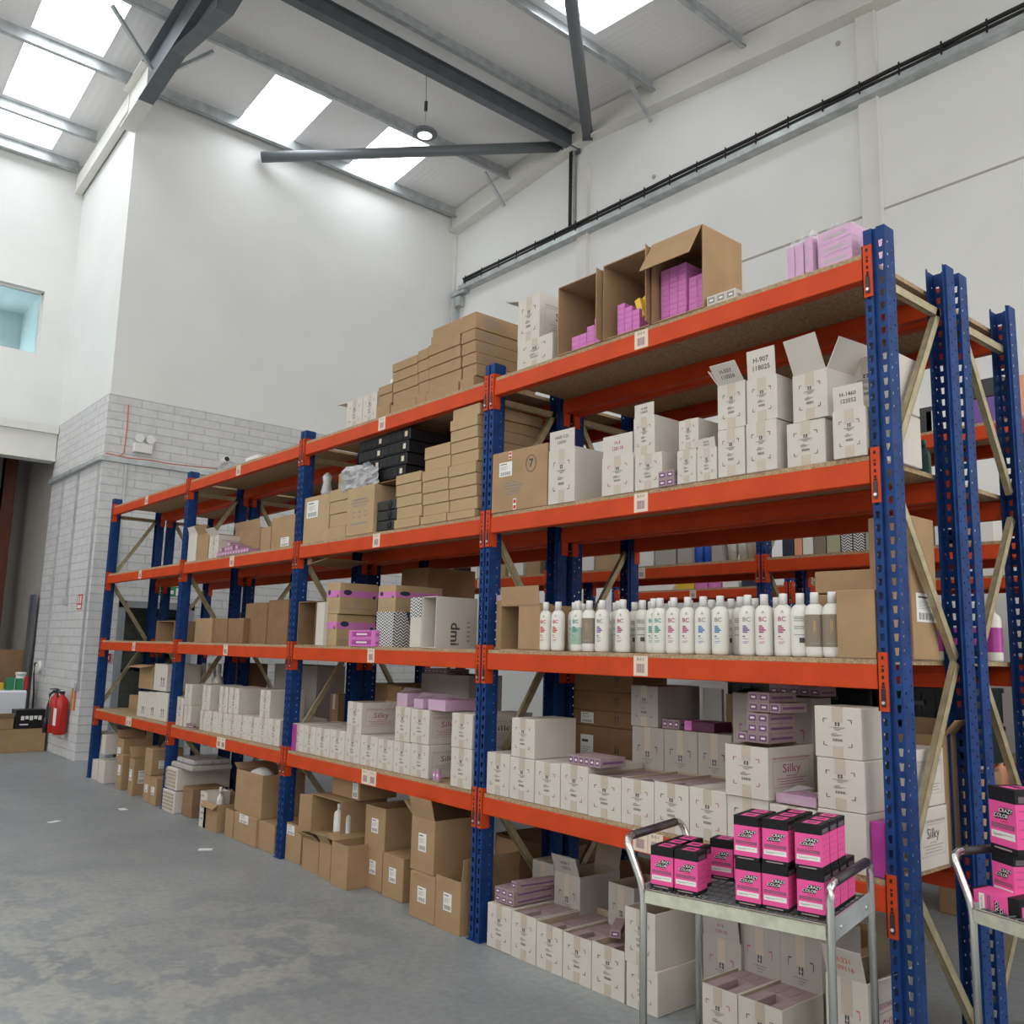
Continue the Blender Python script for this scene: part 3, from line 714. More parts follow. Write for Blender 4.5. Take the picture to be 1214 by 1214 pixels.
def sbox_mesh(w, d, h, m, e):
    k = (w, d, h, m, e)
    if k not in SB:
        b = MB(); b.box(-w / 2, w / 2, 0, d, 0, h, m, bev=.001)
        if e: b.rect(-w * .36, w * .36, h * .2, h * .8, e, -.0006); b.rect(-w * .2, w * .2, h * .4, h * .6, 'paper', -.0009)
        b.box(w / 2 - .0001, w / 2 + .0004, d * .1, d * .9, h * .35, h * .6, e or 'inkg') if e else None
        SB[k] = b.mesh('product_box')
    return SB[k]
def stack(x, y, z, nx, ny, nz, w, d, h, m, e, label, group, rz=0, skip=(), nm='product_box', jit=.001, cat='product box'):
    c, s = math.cos(R(rz)), math.sin(R(rz)); me = sbox_mesh(w, d, h, m, e)
    for i in range(nx):
        for j in range(ny):
            n = nz[i] if isinstance(nz, (list, tuple)) else nz
            for k in range(n):
                if (i, j, k) in skip: continue
                lx = (i + .5) * (w + .0015) + rnd.uniform(-jit, jit) * .4; ly = j * (d + .002) + rnd.uniform(0, jit)
                ob = link(nm, me, None, (x + lx * c - ly * s, y + lx * s + ly * c, z + .001 + k * (h + .0006)), (0, 0, R(rz)))
                tag(ob, label, cat, group)

# ------------------------------------------------------------------ bottles
def bottle_parts(ink, wrap, back):
    b = MB(); prof = [(.0, .0), (.030, 0), (.0365, .006), (.038, .02), (.038, .165), (.036, .185), (.030, .198), (.020, .206), (.0155, .209)]
    b.lathe(prof[1:], 'bottle', 24, None, 1.0, .72); body = b.mesh('bottle_body')
    c = MB(); c.lathe([(.0165, .209), (.0168, .248), (.0155, .252), (.0, .2525)][:3], 'cap', 18); cap = c.mesh('cap')
    p = MB()
    if wrap:
        m = wrap; n = 24; z0, z1 = (.04, .165) if wrap == 'taupe' else (.035, .12)
        for k in range(n):
            a0, a1 = 2 * math.pi * k / n, 2 * math.pi * (k + 1) / n
            f = lambda a, z: (.0386 * math.cos(a), .0386 * .73 * math.sin(a), z)
            p.quad([f(a0, z0), f(a1, z0), f(a1, z1), f(a0, z1)], m)
    yy = lambda x: -.0386 * .74 * math.sqrt(max(.01, 1 - (x / .0386) ** 2)) - .0003
    def tx(s, x, z, size, m): 
        me = text_mesh(s, .01); i = p.mi(m); vs = [p.bm.verts.new((x + v.co.x * size, yy(x + v.co.x * size), z + v.co.y * size)) for v in me.vertices]
        for q in me.polygons:
            try: fq = p.bm.faces.new([vs[k] for k in q.vertices]); fq.material_index = i
            except ValueError: pass
    def rc(x0, x1, z0, z1, m):
        n = 3
        for k in range(n):
            a, c_ = x0 + (x1 - x0) * k / n, x0 + (x1 - x0) * (k + 1) / n
            p.quad([(a, yy(a), z0), (c_, yy(c_), z0), (c_, yy(c_), z1), (a, yy(a), z1)], m)
    if back:
        for z in (.155, .148, .14, .118, .11, .085): rc(-.02, .02, z, z + .003, 'inkg')
        rc(.0, .02, .055, .075, 'ink')
    elif wrap == 'taupe': rc(-.004, -.002, .09, .145, 'gold'); rc(.001, .004, .10, .14, 'gold'); rc(-.02, .02, .05, .056, 'inkg')
    else:
        p.quad([(-.004, yy(0) , .178), (.004, yy(0), .178), (.0, yy(0), .184)], 'inkg'); rc(-.006, .006, .174, .176, 'inkg')
        tx('BC', -.002, .148, .026, 'inkg' if ink in ('inkb', 'inkp') else ink)
        for q, (z, w_) in enumerate(((.118, .010), (.110, .014), (.102, .018), (.094, .013), (.076, .006), (.068, .013), (.056, .016), (.050, .012))):
            rc(-.018, -.018 + w_ * 1.6, z, z + (.0055 if q < 4 or q == 4 else .0018), ink)
    pr = p.mesh('printed_label')
    return body, cap, pr
BT = {}
def bottle(x, y, z, kind, label, rz=0, group='white shampoo bottles on the second shelf'):
    kk = {'r': ('inkr', 0, 0), 't': ('inkt', 0, 0), 'b': ('inkb', 0, 0), 'v': ('inkp', 0, 0), 'm': ('inkm', 0, 0), 'x': ('inkg', 0, 1), 'T': ('inkg', 'taupe', 0), 'G': ('inkt', 'mint', 0)}[kind]
    if kind not in BT: BT[kind] = bottle_parts(*kk)
    t = thing('shampoo_bottle', label, 'bottle', (x, y, z + .001), R(rz), group)
    link('bottle_body', BT[kind][0], t); link('cap', BT[kind][1], t); link('printed_label', BT[kind][2], t)
    return t
LB = {}
def lbottle(x, y, z, r, h, m, cm, label, group, nm='bottle', neck=.35, rz=0, cat='bottle', sy=1, band=None):
    k = (r, h, m, cm, neck, sy, band)
    if k not in LB:
        b = MB(); nh = h * .18; b.lathe([(r * .92, 0), (r, h * .03), (r, h * .66), (r * .85, h * .74), (r * neck, h * .80), (r * neck, h * .84)], m, 16, None, 1, sy)
        c = MB(); c.lathe([(r * neck * 1.15, h * .84), (r * neck * 1.15, h * .97), (r * neck, h)], cm, 14)
        g = None
        if band: q = MB(); q.lathe([(r * 1.012, h * .15), (r * 1.012, h * .55)], band, 16, None, 1, sy, False); g = q.mesh('label_band')
        LB[k] = (b.mesh('bottle_body'), c.mesh('cap'), g)
    t = thing(nm, label, cat, (x, y, z + .001), R(rz), group)
    link('bottle_body', LB[k][0], t); link('cap', LB[k][1], t)
    if LB[k][2]: link('label_band', LB[k][2], t)
    return t

CARTONS=[
(-2.145,-1.848,0.03,0.39,3.09,3.256,"sealed white carton under an open one, left end of nearest bay's top shelf","cartons on the nearest bay's top shelf",{'pr': 'P'}),
(-2.169,-1.979,0.05,0.45,3.256,3.528,'open white carton with raised flaps, atop a white carton beside tall brown ones',"cartons on the nearest bay's top shelf",{'op': 'top', 'fl': {'l': (75, 0.13), 'b': (8, 0.16)}, 'sd': 'T', 'pr': 'P'}),
(-1.779,-1.452,0,0.44,3.09,3.476,'tall open brown carton on its side, leftmost of three, few pink boxes inside',"cartons on the nearest bay's top shelf",{'op': 'front', 'col': 'k', 'fl': {'r': (12, 0.05)}}),
(-1.444,-1.131,0,0.44,3.09,3.492,'tall open brown carton on its side, middle of three, yellow packets inside',"cartons on the nearest bay's top shelf",{'op': 'front', 'col': 'k', 'fl': {'r': (20, 0.05)}}),
(-1.121,-0.81,-0,0.3,3.09,3.493,'big open brown carton with drooping top flap, rightmost of three, pink stacks inside',"cartons on the nearest bay's top shelf",{'op': 'front', 'col': 'k', 'fl': {'t': (150, 0.19)}}),
(-2.298,-1.844,0,0.36,2.289,2.632,'battered brown carton with circled 7 and red tape beside the upright',"cartons on the nearest bay's third shelf",{'col': 'k', 'rz': 1.5, 'ex': (('c7', 0.72, 0.72, 0.2, 0.26), ('B', 0.45, 0.36, 0.46, 0.26), ('L', 0.26, 0.7, 0.24, 0.24), ('rt', 0.34, 0.92, 0.06, 0.12), ('rt', 0.44, 0.1, 0.06, 0.18))}),
(-1.831,-1.63,0,0.3,2.289,2.578,'tall white carton with raised printed flap beside the battered brown one',"cartons on the nearest bay's third shelf",{'pr': 'P', 'op': 'top', 'fl': {'f': (0, 0.1)}, 'ft': ['HAIR 5.55', '120341']}),
(-1.44,-1.231,0,0.306,2.289,2.481,'white carton with pink print and upright H-3 flap',"cartons on the nearest bay's third shelf",{'pr': 'M', 'op': 'top', 'fl': {'f': (0, 0.105)}, 'ft': ['H-3', '120118'], 'fm': 'inkm'}),
(-1.226,-1.055,0,0.3,2.289,2.46,'white carton directly beneath the carton with raised H-308 flap',"cartons on the nearest bay's third shelf",{'pr': 'P'}),
(-1.241,-1.106,0.01,0.31,2.461,2.648,'white carton with raised H-308 flap, stacked above small purple boxes',"cartons on the nearest bay's third shelf",{'pr': 'P', 'op': 'top', 'fl': {'f': (0, 0.065)}, 'ft': ['H-308', '124475']}),
(-0.97,-0.858,0,0.36,2.289,2.445,'small white carton beneath another, right of the purple boxes',"cartons on the nearest bay's third shelf",{'pr': 'P'}),
(-0.968,-0.853,0.01,0.31,2.446,2.587,'small white carton topmost of the short stack left of the HX flap',"cartons on the nearest bay's third shelf",{'pr': 'P'}),
(-0.856,-0.746,-0,0.3,2.289,2.434,'small white carton with tilted HX-46 flap',"cartons on the nearest bay's third shelf",{'pr': 'P', 'op': 'top', 'fl': {'f': (10, 0.045)}, 'ft': ['HX-46', '104223']}),
(-0.744,-0.602,0,0.4,2.289,2.5,'white carton below the one with outward tilted flap on third shelf',"cartons on the nearest bay's third shelf",{'pr': 'P'}),
(-0.744,-0.598,0.005,0.405,2.501,2.704,'white carton with outward tilted H-557 flap, upper row of third shelf',"cartons on the nearest bay's third shelf",{'pr': 'P', 'op': 'top', 'fl': {'f': (42, 0.1), 'l': (35, 0.1)}, 'ft': ['H-557', '110250']}),
(-0.598,-0.446,0,0.3,2.289,2.506,'white carton with small round print smudge, below the H-907 carton',"cartons on the nearest bay's third shelf",{'pr': 'P'}),
(-0.593,-0.441,0.005,0.305,2.506,2.696,'white carton with upright H-907 flap, upper row of third shelf',"cartons on the nearest bay's third shelf",{'pr': 'P', 'op': 'top', 'fl': {'f': (3, 0.125)}, 'ft': ['H-907', '118025']}),
(-0.415,-0.238,0.02,0.32,2.289,2.474,'wide white carton with pale framed print, below wide open carton',"cartons on the nearest bay's third shelf",{'pr': 'P'}),
(-0.387,-0.218,0.02,0.32,2.475,2.673,'wide open white carton with four spread flaps and black hazard diamond',"cartons on the nearest bay's third shelf",{'pr': 'P', 'op': 'top', 'fl': {'f': (25, 0.15), 'r': (28, 0.13), 'l': (10, 0.1)}, 'es': (('J', 0.55, 0.42, 0.42, 0.5),), 'rz': -6}),
(-0.191,-0.052,-0.01,0.17,2.289,2.479,'white carton with H-1460 123552 flap, front right beside the end upright',"cartons on the nearest bay's third shelf",{'pr': 'P', 'op': 'top', 'fl': {'f': (3, 0.095)}, 'ft': ['H-1460', '123552']}),
(-2.298,-2.258,0.05,0.45,1.531,1.804,'narrow brown carton carrying a pink box beside the upright',"cartons on the nearest bay's second shelf",{'col': 'k'}),
(-2.222,-1.897,0.02,0.42,1.531,1.773,'open brown carton with upright flap left of the bottle row',"cartons on the nearest bay's second shelf",{'col': 'k', 'op': 'front', 'fl': {'r': (-88, 0.16), 't': (4, 0.1)}}),
(-0.208,-0.05,0,0.22,1.531,1.785,'large plain brown carton right of the taupe-labelled bottles',"cartons on the nearest bay's second shelf",{'col': 'k', 'rz': -1}),
(-0.375,-0.138,0.14,0.44,1.785,1.875,'crumpled low brown carton lying on the large brown ones behind the last bottles',"cartons on the nearest bay's second shelf",{'col': 'k', 'rz': 2}),
(-2.297,-2.104,0.012,0.412,0.764,0.983,"white carton, first from left in front row of nearest bay's bottom shelf","white cartons on the nearest bay's bottom shelf",{'pr': 'P'}),
(-2.104,-1.909,0.012,0.412,0.764,0.977,"white carton, second from left in front row of nearest bay's bottom shelf","white cartons on the nearest bay's bottom shelf",{'pr': 'P'}),
(-1.908,-1.718,0.012,0.412,0.764,0.977,"white carton, third from left in front row of nearest bay's bottom shelf","white cartons on the nearest bay's bottom shelf",{'pr': 'P'}),
(-1.717,-1.525,0.012,0.412,0.764,0.985,'white carton with magenta corner marks under the flat purple-ended box',"white cartons on the nearest bay's bottom shelf",{'pr': 'M'}),
(-1.524,-1.31,0.012,0.412,0.764,0.958,'open white carton full of plum boxes, middle of the nearest bottom shelf',"white cartons on the nearest bay's bottom shelf",{'pr': 'P', 'op': 'top'}),
(-1.31,-1.113,0.012,0.412,0.764,0.966,'open white carton with magenta corner marks, right of centre of front row',"white cartons on the nearest bay's bottom shelf",{'pr': 'M', 'op': 'top'}),
(-1.113,-0.92,0.012,0.412,0.764,0.973,'open white carton with plum box tops, left of the magenta-marked one by trolley',"white cartons on the nearest bay's bottom shelf",{'pr': 'P', 'op': 'top'}),
(-0.921,-0.726,0.012,0.412,0.764,0.973,'white carton with magenta marks, directly above the trolley handle',"white cartons on the nearest bay's bottom shelf",{'pr': 'M'}),
(-0.727,-0.527,0.012,0.412,0.764,0.969,"white carton, ninth from left in front row of nearest bay's bottom shelf","white cartons on the nearest bay's bottom shelf",{'pr': 'P'}),
(-0.525,-0.319,0.012,0.352,0.764,0.959,'low white carton under a flat purple packet behind the black-lidded pink boxes',"white cartons on the nearest bay's bottom shelf",{'pr': 'P'}),
(-2.107,-1.92,0.02,0.32,0.977,1.178,'white carton alone on top of the front row near the left upright',"white cartons on the nearest bay's bottom shelf",{'pr': 'P'}),
(-0.723,-0.516,0,0.329,0.969,1.172,'open white carton with Silky side print, small boxes piled above',"white cartons on the nearest bay's bottom shelf",{'op': 'top', 'pr': 'M', 'sd': 'S', 'fl': {}}),
(-0.309,-0.115,0,0.19,0.764,0.976,'bottom white carton of the tall stack beside the end upright',"white cartons on the nearest bay's bottom shelf",{}),
(-0.306,-0.112,0,0.19,0.976,1.162,'middle white carton of the tall stack beside the end upright',"white cartons on the nearest bay's bottom shelf",{'pr': 'P'}),
(-0.311,-0.118,0,0.19,1.162,1.351,'top white carton of the tall stack beside the end upright',"white cartons on the nearest bay's bottom shelf",{'pr': 'P'}),
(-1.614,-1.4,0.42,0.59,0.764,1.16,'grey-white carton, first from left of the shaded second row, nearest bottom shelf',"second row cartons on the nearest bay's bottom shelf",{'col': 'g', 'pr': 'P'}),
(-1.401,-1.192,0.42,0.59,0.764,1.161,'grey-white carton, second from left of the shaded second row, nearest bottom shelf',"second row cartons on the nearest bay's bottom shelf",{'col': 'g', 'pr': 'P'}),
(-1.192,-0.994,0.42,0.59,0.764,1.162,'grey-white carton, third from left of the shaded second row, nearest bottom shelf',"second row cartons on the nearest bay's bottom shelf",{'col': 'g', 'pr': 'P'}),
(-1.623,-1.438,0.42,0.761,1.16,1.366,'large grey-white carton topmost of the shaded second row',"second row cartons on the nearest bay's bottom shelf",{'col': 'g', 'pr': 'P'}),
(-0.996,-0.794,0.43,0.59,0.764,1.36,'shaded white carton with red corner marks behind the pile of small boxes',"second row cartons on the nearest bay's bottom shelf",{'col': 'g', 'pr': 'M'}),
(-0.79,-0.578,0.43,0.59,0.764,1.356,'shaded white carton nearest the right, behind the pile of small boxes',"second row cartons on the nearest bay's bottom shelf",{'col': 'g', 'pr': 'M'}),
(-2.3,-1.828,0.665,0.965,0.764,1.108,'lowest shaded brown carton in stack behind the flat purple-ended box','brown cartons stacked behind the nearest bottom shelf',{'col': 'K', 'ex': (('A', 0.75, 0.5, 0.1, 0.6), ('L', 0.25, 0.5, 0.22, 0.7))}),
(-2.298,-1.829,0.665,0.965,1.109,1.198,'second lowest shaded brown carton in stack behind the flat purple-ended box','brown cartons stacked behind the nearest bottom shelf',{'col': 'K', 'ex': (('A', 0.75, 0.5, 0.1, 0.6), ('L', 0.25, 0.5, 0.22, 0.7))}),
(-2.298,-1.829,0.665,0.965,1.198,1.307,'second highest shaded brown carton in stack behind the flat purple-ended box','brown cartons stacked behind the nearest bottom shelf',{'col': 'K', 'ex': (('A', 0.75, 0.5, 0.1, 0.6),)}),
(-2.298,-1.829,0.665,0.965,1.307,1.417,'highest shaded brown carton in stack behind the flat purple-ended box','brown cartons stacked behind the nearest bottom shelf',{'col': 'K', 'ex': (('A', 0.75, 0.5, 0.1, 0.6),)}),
(-2.256,-2.06,0.01,0.43,0,0.217,'closed white carton on floor beside the upright, small boxes on top','white cartons on the floor under the nearest bay',{'pr': 'P', 'op': None}),
(-2.058,-1.87,0.01,0.43,0,0.219,'white carton, second from left in front floor row of nearest bay','white cartons on the floor under the nearest bay',{'pr': 'P', 'op': 'top'}),
(-1.868,-1.681,0.01,0.43,0,0.212,'white carton, third from left in front floor row of nearest bay','white cartons on the floor under the nearest bay',{'pr': 'P', 'op': 'top'}),
(-1.679,-1.489,0.01,0.43,0,0.208,'white carton, fourth from left in front floor row of nearest bay','white cartons on the floor under the nearest bay',{'pr': 'P', 'op': 'top'}),
(-1.488,-1.282,0.01,0.43,0,0.213,'white carton, fifth from left in front floor row of nearest bay','white cartons on the floor under the nearest bay',{'pr': 'P', 'op': 'top'}),
(-1.266,-1.083,0,0.3,0,0.185,"lower white carton of the stack behind the trolley's left legs",'white cartons on the floor under the nearest bay',{'pr': 'P'}),
(-1.274,-1.096,0,0.307,0.185,0.415,"open upper white carton of the stack behind the trolley's left legs",'white cartons on the floor under the nearest bay',{'pr': 'P', 'op': 'top'}),
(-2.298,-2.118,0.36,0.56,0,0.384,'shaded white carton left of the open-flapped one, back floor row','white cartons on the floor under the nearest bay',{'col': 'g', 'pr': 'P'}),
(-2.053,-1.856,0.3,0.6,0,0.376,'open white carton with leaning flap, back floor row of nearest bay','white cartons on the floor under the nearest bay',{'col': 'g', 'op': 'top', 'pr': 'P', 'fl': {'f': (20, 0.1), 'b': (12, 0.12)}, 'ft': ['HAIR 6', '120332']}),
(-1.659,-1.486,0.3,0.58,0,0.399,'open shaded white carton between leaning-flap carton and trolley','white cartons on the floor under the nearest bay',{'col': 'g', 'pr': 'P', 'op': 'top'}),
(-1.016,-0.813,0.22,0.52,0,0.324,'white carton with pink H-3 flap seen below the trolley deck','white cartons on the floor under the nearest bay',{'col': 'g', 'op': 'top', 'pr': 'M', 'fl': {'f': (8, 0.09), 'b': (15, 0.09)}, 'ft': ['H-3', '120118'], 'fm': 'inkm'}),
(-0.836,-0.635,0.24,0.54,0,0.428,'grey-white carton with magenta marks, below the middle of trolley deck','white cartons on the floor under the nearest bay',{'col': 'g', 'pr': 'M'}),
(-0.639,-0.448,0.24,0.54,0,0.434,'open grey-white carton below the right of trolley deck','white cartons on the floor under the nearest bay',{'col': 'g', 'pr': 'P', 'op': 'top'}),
(-0.837,-0.648,-0.04,0.3,0,0.229,'open white floor carton with plum box tops, left of pair under trolley','white cartons on the floor under the nearest bay',{'pr': 'M', 'op': 'top'}),
(-0.647,-0.448,-0.04,0.26,0,0.23,'open white floor carton with plum box tops, right of pair under trolley','white cartons on the floor under the nearest bay',{'pr': 'P', 'op': 'top'}),
(-0.282,-0.117,-0.02,0.28,0,0.409,'open white carton with orange-printed flap beside the end upright on floor','white cartons on the floor under the nearest bay',{'pr': 'O', 'op': 'top', 'fl': {'f': (18, 0.11), 'b': (0, 0.16), 'r': (60, 0.09)}, 'ft': ['H-221', '109116'], 'fm': 'inko', 'sd': 'S'}),
(-2.67,-2.53,0.02,0.52,3.09,3.16,'lowest flat brown carton in the tall right-hand column by the upright',"flat brown cartons on the second bay's top shelf",{'col': 'k', 'es': (('B', 0.3, 0.5, 0.4, 0.8),)}),
(-2.661,-2.521,0.032,0.532,3.161,3.238,'second lowest flat brown carton in the tall right-hand column by the upright',"flat brown cartons on the second bay's top shelf",{'col': 'k', 'es': (('B', 0.3, 0.5, 0.4, 0.8),)}),
(-2.664,-2.524,0.028,0.528,3.239,3.309,'third from bottom flat brown carton in the tall right-hand column by the upright',"flat brown cartons on the second bay's top shelf",{'col': 'k', 'es': (('B', 0.3, 0.5, 0.4, 0.8),)}),
(-2.667,-2.527,0.024,0.524,3.31,3.384,'fourth from bottom flat brown carton in the tall right-hand column by the upright',"flat brown cartons on the second bay's top shelf",{'col': 'k', 'es': (('B', 0.3, 0.5, 0.4, 0.8),)}),
(-2.67,-2.53,0.02,0.52,3.385,3.457,'topmost flat brown carton in the tall right-hand column by the upright',"flat brown cartons on the second bay's top shelf",{'col': 'k', 'es': (('B', 0.3, 0.5, 0.4, 0.8),)}),
(-2.981,-2.526,0.02,0.52,3.458,3.564,'long flat brown carton lying across the top of the tall columns',"flat brown cartons on the second bay's top shelf",{'col': 'k', 'es': (('B', 0.3, 0.5, 0.4, 0.8),)}),
(-3.025,-2.684,0.02,0.52,3.09,3.155,'lowest long flat brown carton in the second column from the right',"flat brown cartons on the second bay's top shelf",{'col': 'k'}),
(-3.016,-2.675,0.032,0.532,3.155,3.238,'second lowest long flat brown carton in the second column from the right',"flat brown cartons on the second bay's top shelf",{'col': 'k'}),
(-3.019,-2.678,0.028,0.528,3.239,3.314,'third from bottom long flat brown carton in the second column from the right',"flat brown cartons on the second bay's top shelf",{'col': 'k'}),
(-3.022,-2.681,0.024,0.524,3.315,3.392,'fourth from bottom long flat brown carton in the second column from the right',"flat brown cartons on the second bay's top shelf",{'col': 'k'}),
(-3.025,-2.684,0.02,0.52,3.393,3.467,'fifth from bottom long flat brown carton in the second column from the right',"flat brown cartons on the second bay's top shelf",{'col': 'k'}),
(-3.016,-2.675,0.032,0.532,3.468,3.525,'topmost long flat brown carton in the second column from the right',"flat brown cartons on the second bay's top shelf",{'col': 'k'}),
(-3.144,-3.023,0.02,0.47,3.09,3.16,'lowest narrow flat brown carton end in the middle column of top shelf',"flat brown cartons on the second bay's top shelf",{'col': 'k'}),
(-3.135,-3.014,0.032,0.482,3.161,3.24,'second lowest narrow flat brown carton end in the middle column of top shelf',"flat brown cartons on the second bay's top shelf",{'col': 'k'}),
(-3.138,-3.017,0.028,0.478,3.241,3.312,'third from bottom narrow flat brown carton end in the middle column of top shelf',"flat brown cartons on the second bay's top shelf",{'col': 'k'}),
(-3.141,-3.02,0.024,0.474,3.312,3.387,'fourth from bottom narrow flat brown carton end in the middle column of top shelf',"flat brown cartons on the second bay's top shelf",{'col': 'k'}),
(-3.144,-3.023,0.02,0.47,3.388,3.459,'topmost narrow flat brown carton end in the middle column of top shelf',"flat brown cartons on the second bay's top shelf",{'col': 'k'}),
(-3.448,-3.146,0.02,0.47,3.09,3.151,'lowest flat brown carton in the column left of the narrow ends',"flat brown cartons on the second bay's top shelf",{'col': 'k'}),
(-3.439,-3.136,0.032,0.482,3.151,3.233,'second lowest flat brown carton in the column left of the narrow ends',"flat brown cartons on the second bay's top shelf",{'col': 'k'}),
(-3.442,-3.139,0.028,0.478,3.234,3.308,'third from bottom flat brown carton in the column left of the narrow ends',"flat brown cartons on the second bay's top shelf",{'col': 'k'}),
(-3.445,-3.143,0.024,0.474,3.308,3.379,'fourth from bottom flat brown carton in the column left of the narrow ends',"flat brown cartons on the second bay's top shelf",{'col': 'k'}),
(-3.448,-3.146,0.02,0.47,3.38,3.441,'topmost flat brown carton in the column left of the narrow ends',"flat brown cartons on the second bay's top shelf",{'col': 'k'}),
(-3.632,-3.458,0.02,0.47,3.09,3.172,'lowest small flat brown carton in the short leftmost column of top shelf',"flat brown cartons on the second bay's top shelf",{'col': 'k'}),
(-3.623,-3.449,0.032,0.482,3.173,3.251,'second lowest small flat brown carton in the short leftmost column of top shelf',"flat brown cartons on the second bay's top shelf",{'col': 'k'}),
(-3.626,-3.452,0.028,0.478,3.252,3.316,'topmost small flat brown carton in the short leftmost column of top shelf',"flat brown cartons on the second bay's top shelf",{'col': 'k'}),
(-3.848,-3.658,0.04,0.34,3.09,3.302,'open white carton with raised brown-lined flap, right of pair, far left top shelf',"flat brown cartons on the second bay's top shelf",{'op': 'top', 'pr': 'P', 'fl': {'b': (5, 0.13)}}),
(-4.074,-3.85,0.04,0.34,3.09,3.301,'open white carton with sideways flap, left of pair, far left top shelf',"flat brown cartons on the second bay's top shelf",{'op': 'top', 'pr': 'P', 'fl': {'l': (85, 0.16), 'b': (5, 0.08)}}),
(-4.608,-4.221,0.02,0.47,2.289,2.643,"brown carton with pasted white note, leftmost on second bay's third shelf","cartons on the second bay's third shelf",{'col': 'p', 'ex': (('L', 0.35, 0.72, 0.46, 0.36),)}),
(-4.232,-3.968,0.02,0.42,2.289,2.38,'lowest small flat brown carton right of the carton with pasted note',"cartons on the second bay's third shelf",{'col': 'p'}),
(-4.223,-3.959,0.032,0.432,2.381,2.476,'second lowest small flat brown carton right of the carton with pasted note',"cartons on the second bay's third shelf",{'col': 'p'}),
(-4.226,-3.962,0.028,0.428,2.477,2.568,'third from bottom small flat brown carton right of the carton with pasted note',"cartons on the second bay's third shelf",{'col': 'p'}),
(-4.229,-3.965,0.024,0.424,2.569,2.656,'topmost small flat brown carton right of the carton with pasted note',"cartons on the second bay's third shelf",{'col': 'p'}),
(-3.928,-3.567,0,0.42,2.289,2.627,'tall printed brown carton below the black wrapped stack',"cartons on the second bay's third shelf",{'col': 'p', 'ex': (('V', 0.5, 0.52, 0.8, 0.75),)}),
(-3.635,-3.36,0.04,0.46,2.289,2.637,'open shaded brown carton holding black speakers',"cartons on the second bay's third shelf",{'col': 'K', 'op': 'front'}),
(-3.31,-3.024,0,0.45,2.289,2.349,'lowest flat kraft carton of the short stack right of the black speakers',"cartons on the second bay's third shelf",{'col': 'p'}),
(-3.301,-3.015,0.012,0.462,2.35,2.429,'second lowest flat kraft carton of the short stack right of the black speakers',"cartons on the second bay's third shelf",{'col': 'p'}),
(-3.304,-3.018,0.008,0.458,2.429,2.499,'third from bottom flat kraft carton of the short stack right of the black speakers',"cartons on the second bay's third shelf",{'col': 'p'}),
(-3.307,-3.021,0.004,0.454,2.5,2.577,'fourth from bottom flat kraft carton of the short stack right of the black speakers',"cartons on the second bay's third shelf",{'col': 'p'}),
(-3.31,-3.024,0,0.45,2.578,2.642,'topmost flat kraft carton of the short stack right of the black speakers',"cartons on the second bay's third shelf",{'col': 'p'}),
(-3.008,-2.735,0,0.45,2.289,2.341,"lowest flat kraft carton of the middle stack, second bay's third shelf","cartons on the second bay's third shelf",{'col': 'p'}),
(-2.999,-2.726,0.012,0.462,2.342,2.412,"second lowest flat kraft carton of the middle stack, second bay's third shelf","cartons on the second bay's third shelf",{'col': 'p'}),
(-3.002,-2.729,0.008,0.458,2.413,2.485,"third from bottom flat kraft carton of the middle stack, second bay's third shelf","cartons on the second bay's third shelf",{'col': 'p'}),
(-3.005,-2.732,0.004,0.454,2.486,2.56,"fourth from bottom flat kraft carton of the middle stack, second bay's third shelf","cartons on the second bay's third shelf",{'col': 'p'}),
(-3.008,-2.735,0,0.45,2.561,2.627,"fifth from bottom flat kraft carton of the middle stack, second bay's third shelf","cartons on the second bay's third shelf",{'col': 'p'}),
(-2.999,-2.726,0.012,0.462,2.627,2.702,"sixth from bottom flat kraft carton of the middle stack, second bay's third shelf","cartons on the second bay's third shelf",{'col': 'p'}),
(-3.002,-2.729,0.008,0.458,2.703,2.782,"topmost flat kraft carton of the middle stack, second bay's third shelf","cartons on the second bay's third shelf",{'col': 'p'}),
(-2.728,-2.459,0,0.5,2.289,2.338,'lowest flat kraft carton of the tallest stack beside the upright',"cartons on the second bay's third shelf",{'col': 'p'}),
(-2.719,-2.45,0.012,0.512,2.339,2.412,'second lowest flat kraft carton of the tallest stack beside the upright',"cartons on the second bay's third shelf",{'col': 'p'}),
(-2.722,-2.453,0.008,0.508,2.413,2.482,'third from bottom flat kraft carton of the tallest stack beside the upright',"cartons on the second bay's third shelf",{'col': 'p'}),
(-2.725,-2.456,0.004,0.504,2.483,2.553,'fourth from bottom flat kraft carton of the tallest stack beside the upright',"cartons on the second bay's third shelf",{'col': 'p'}),
(-2.728,-2.459,0,0.5,2.554,2.623,'fifth from bottom flat kraft carton of the tallest stack beside the upright',"cartons on the second bay's third shelf",{'col': 'p'}),
(-2.719,-2.45,0.012,0.512,2.624,2.695,'sixth from bottom flat kraft carton of the tallest stack beside the upright',"cartons on the second bay's third shelf",{'col': 'p'}),
(-2.722,-2.453,0.008,0.508,2.696,2.767,'seventh from bottom flat kraft carton of the tallest stack beside the upright',"cartons on the second bay's third shelf",{'col': 'p'}),
(-2.725,-2.456,0.004,0.504,2.768,2.838,'eighth from bottom flat kraft carton of the tallest stack beside the upright',"cartons on the second bay's third shelf",{'col': 'p'}),
(-2.728,-2.459,0,0.5,2.839,2.905,'ninth from bottom flat kraft carton of the tallest stack beside the upright',"cartons on the second bay's third shelf",{'col': 'p'}),
(-2.719,-2.45,0.012,0.512,2.905,2.975,'topmost flat kraft carton of the tallest stack beside the upright',"cartons on the second bay's third shelf",{'col': 'p'}),
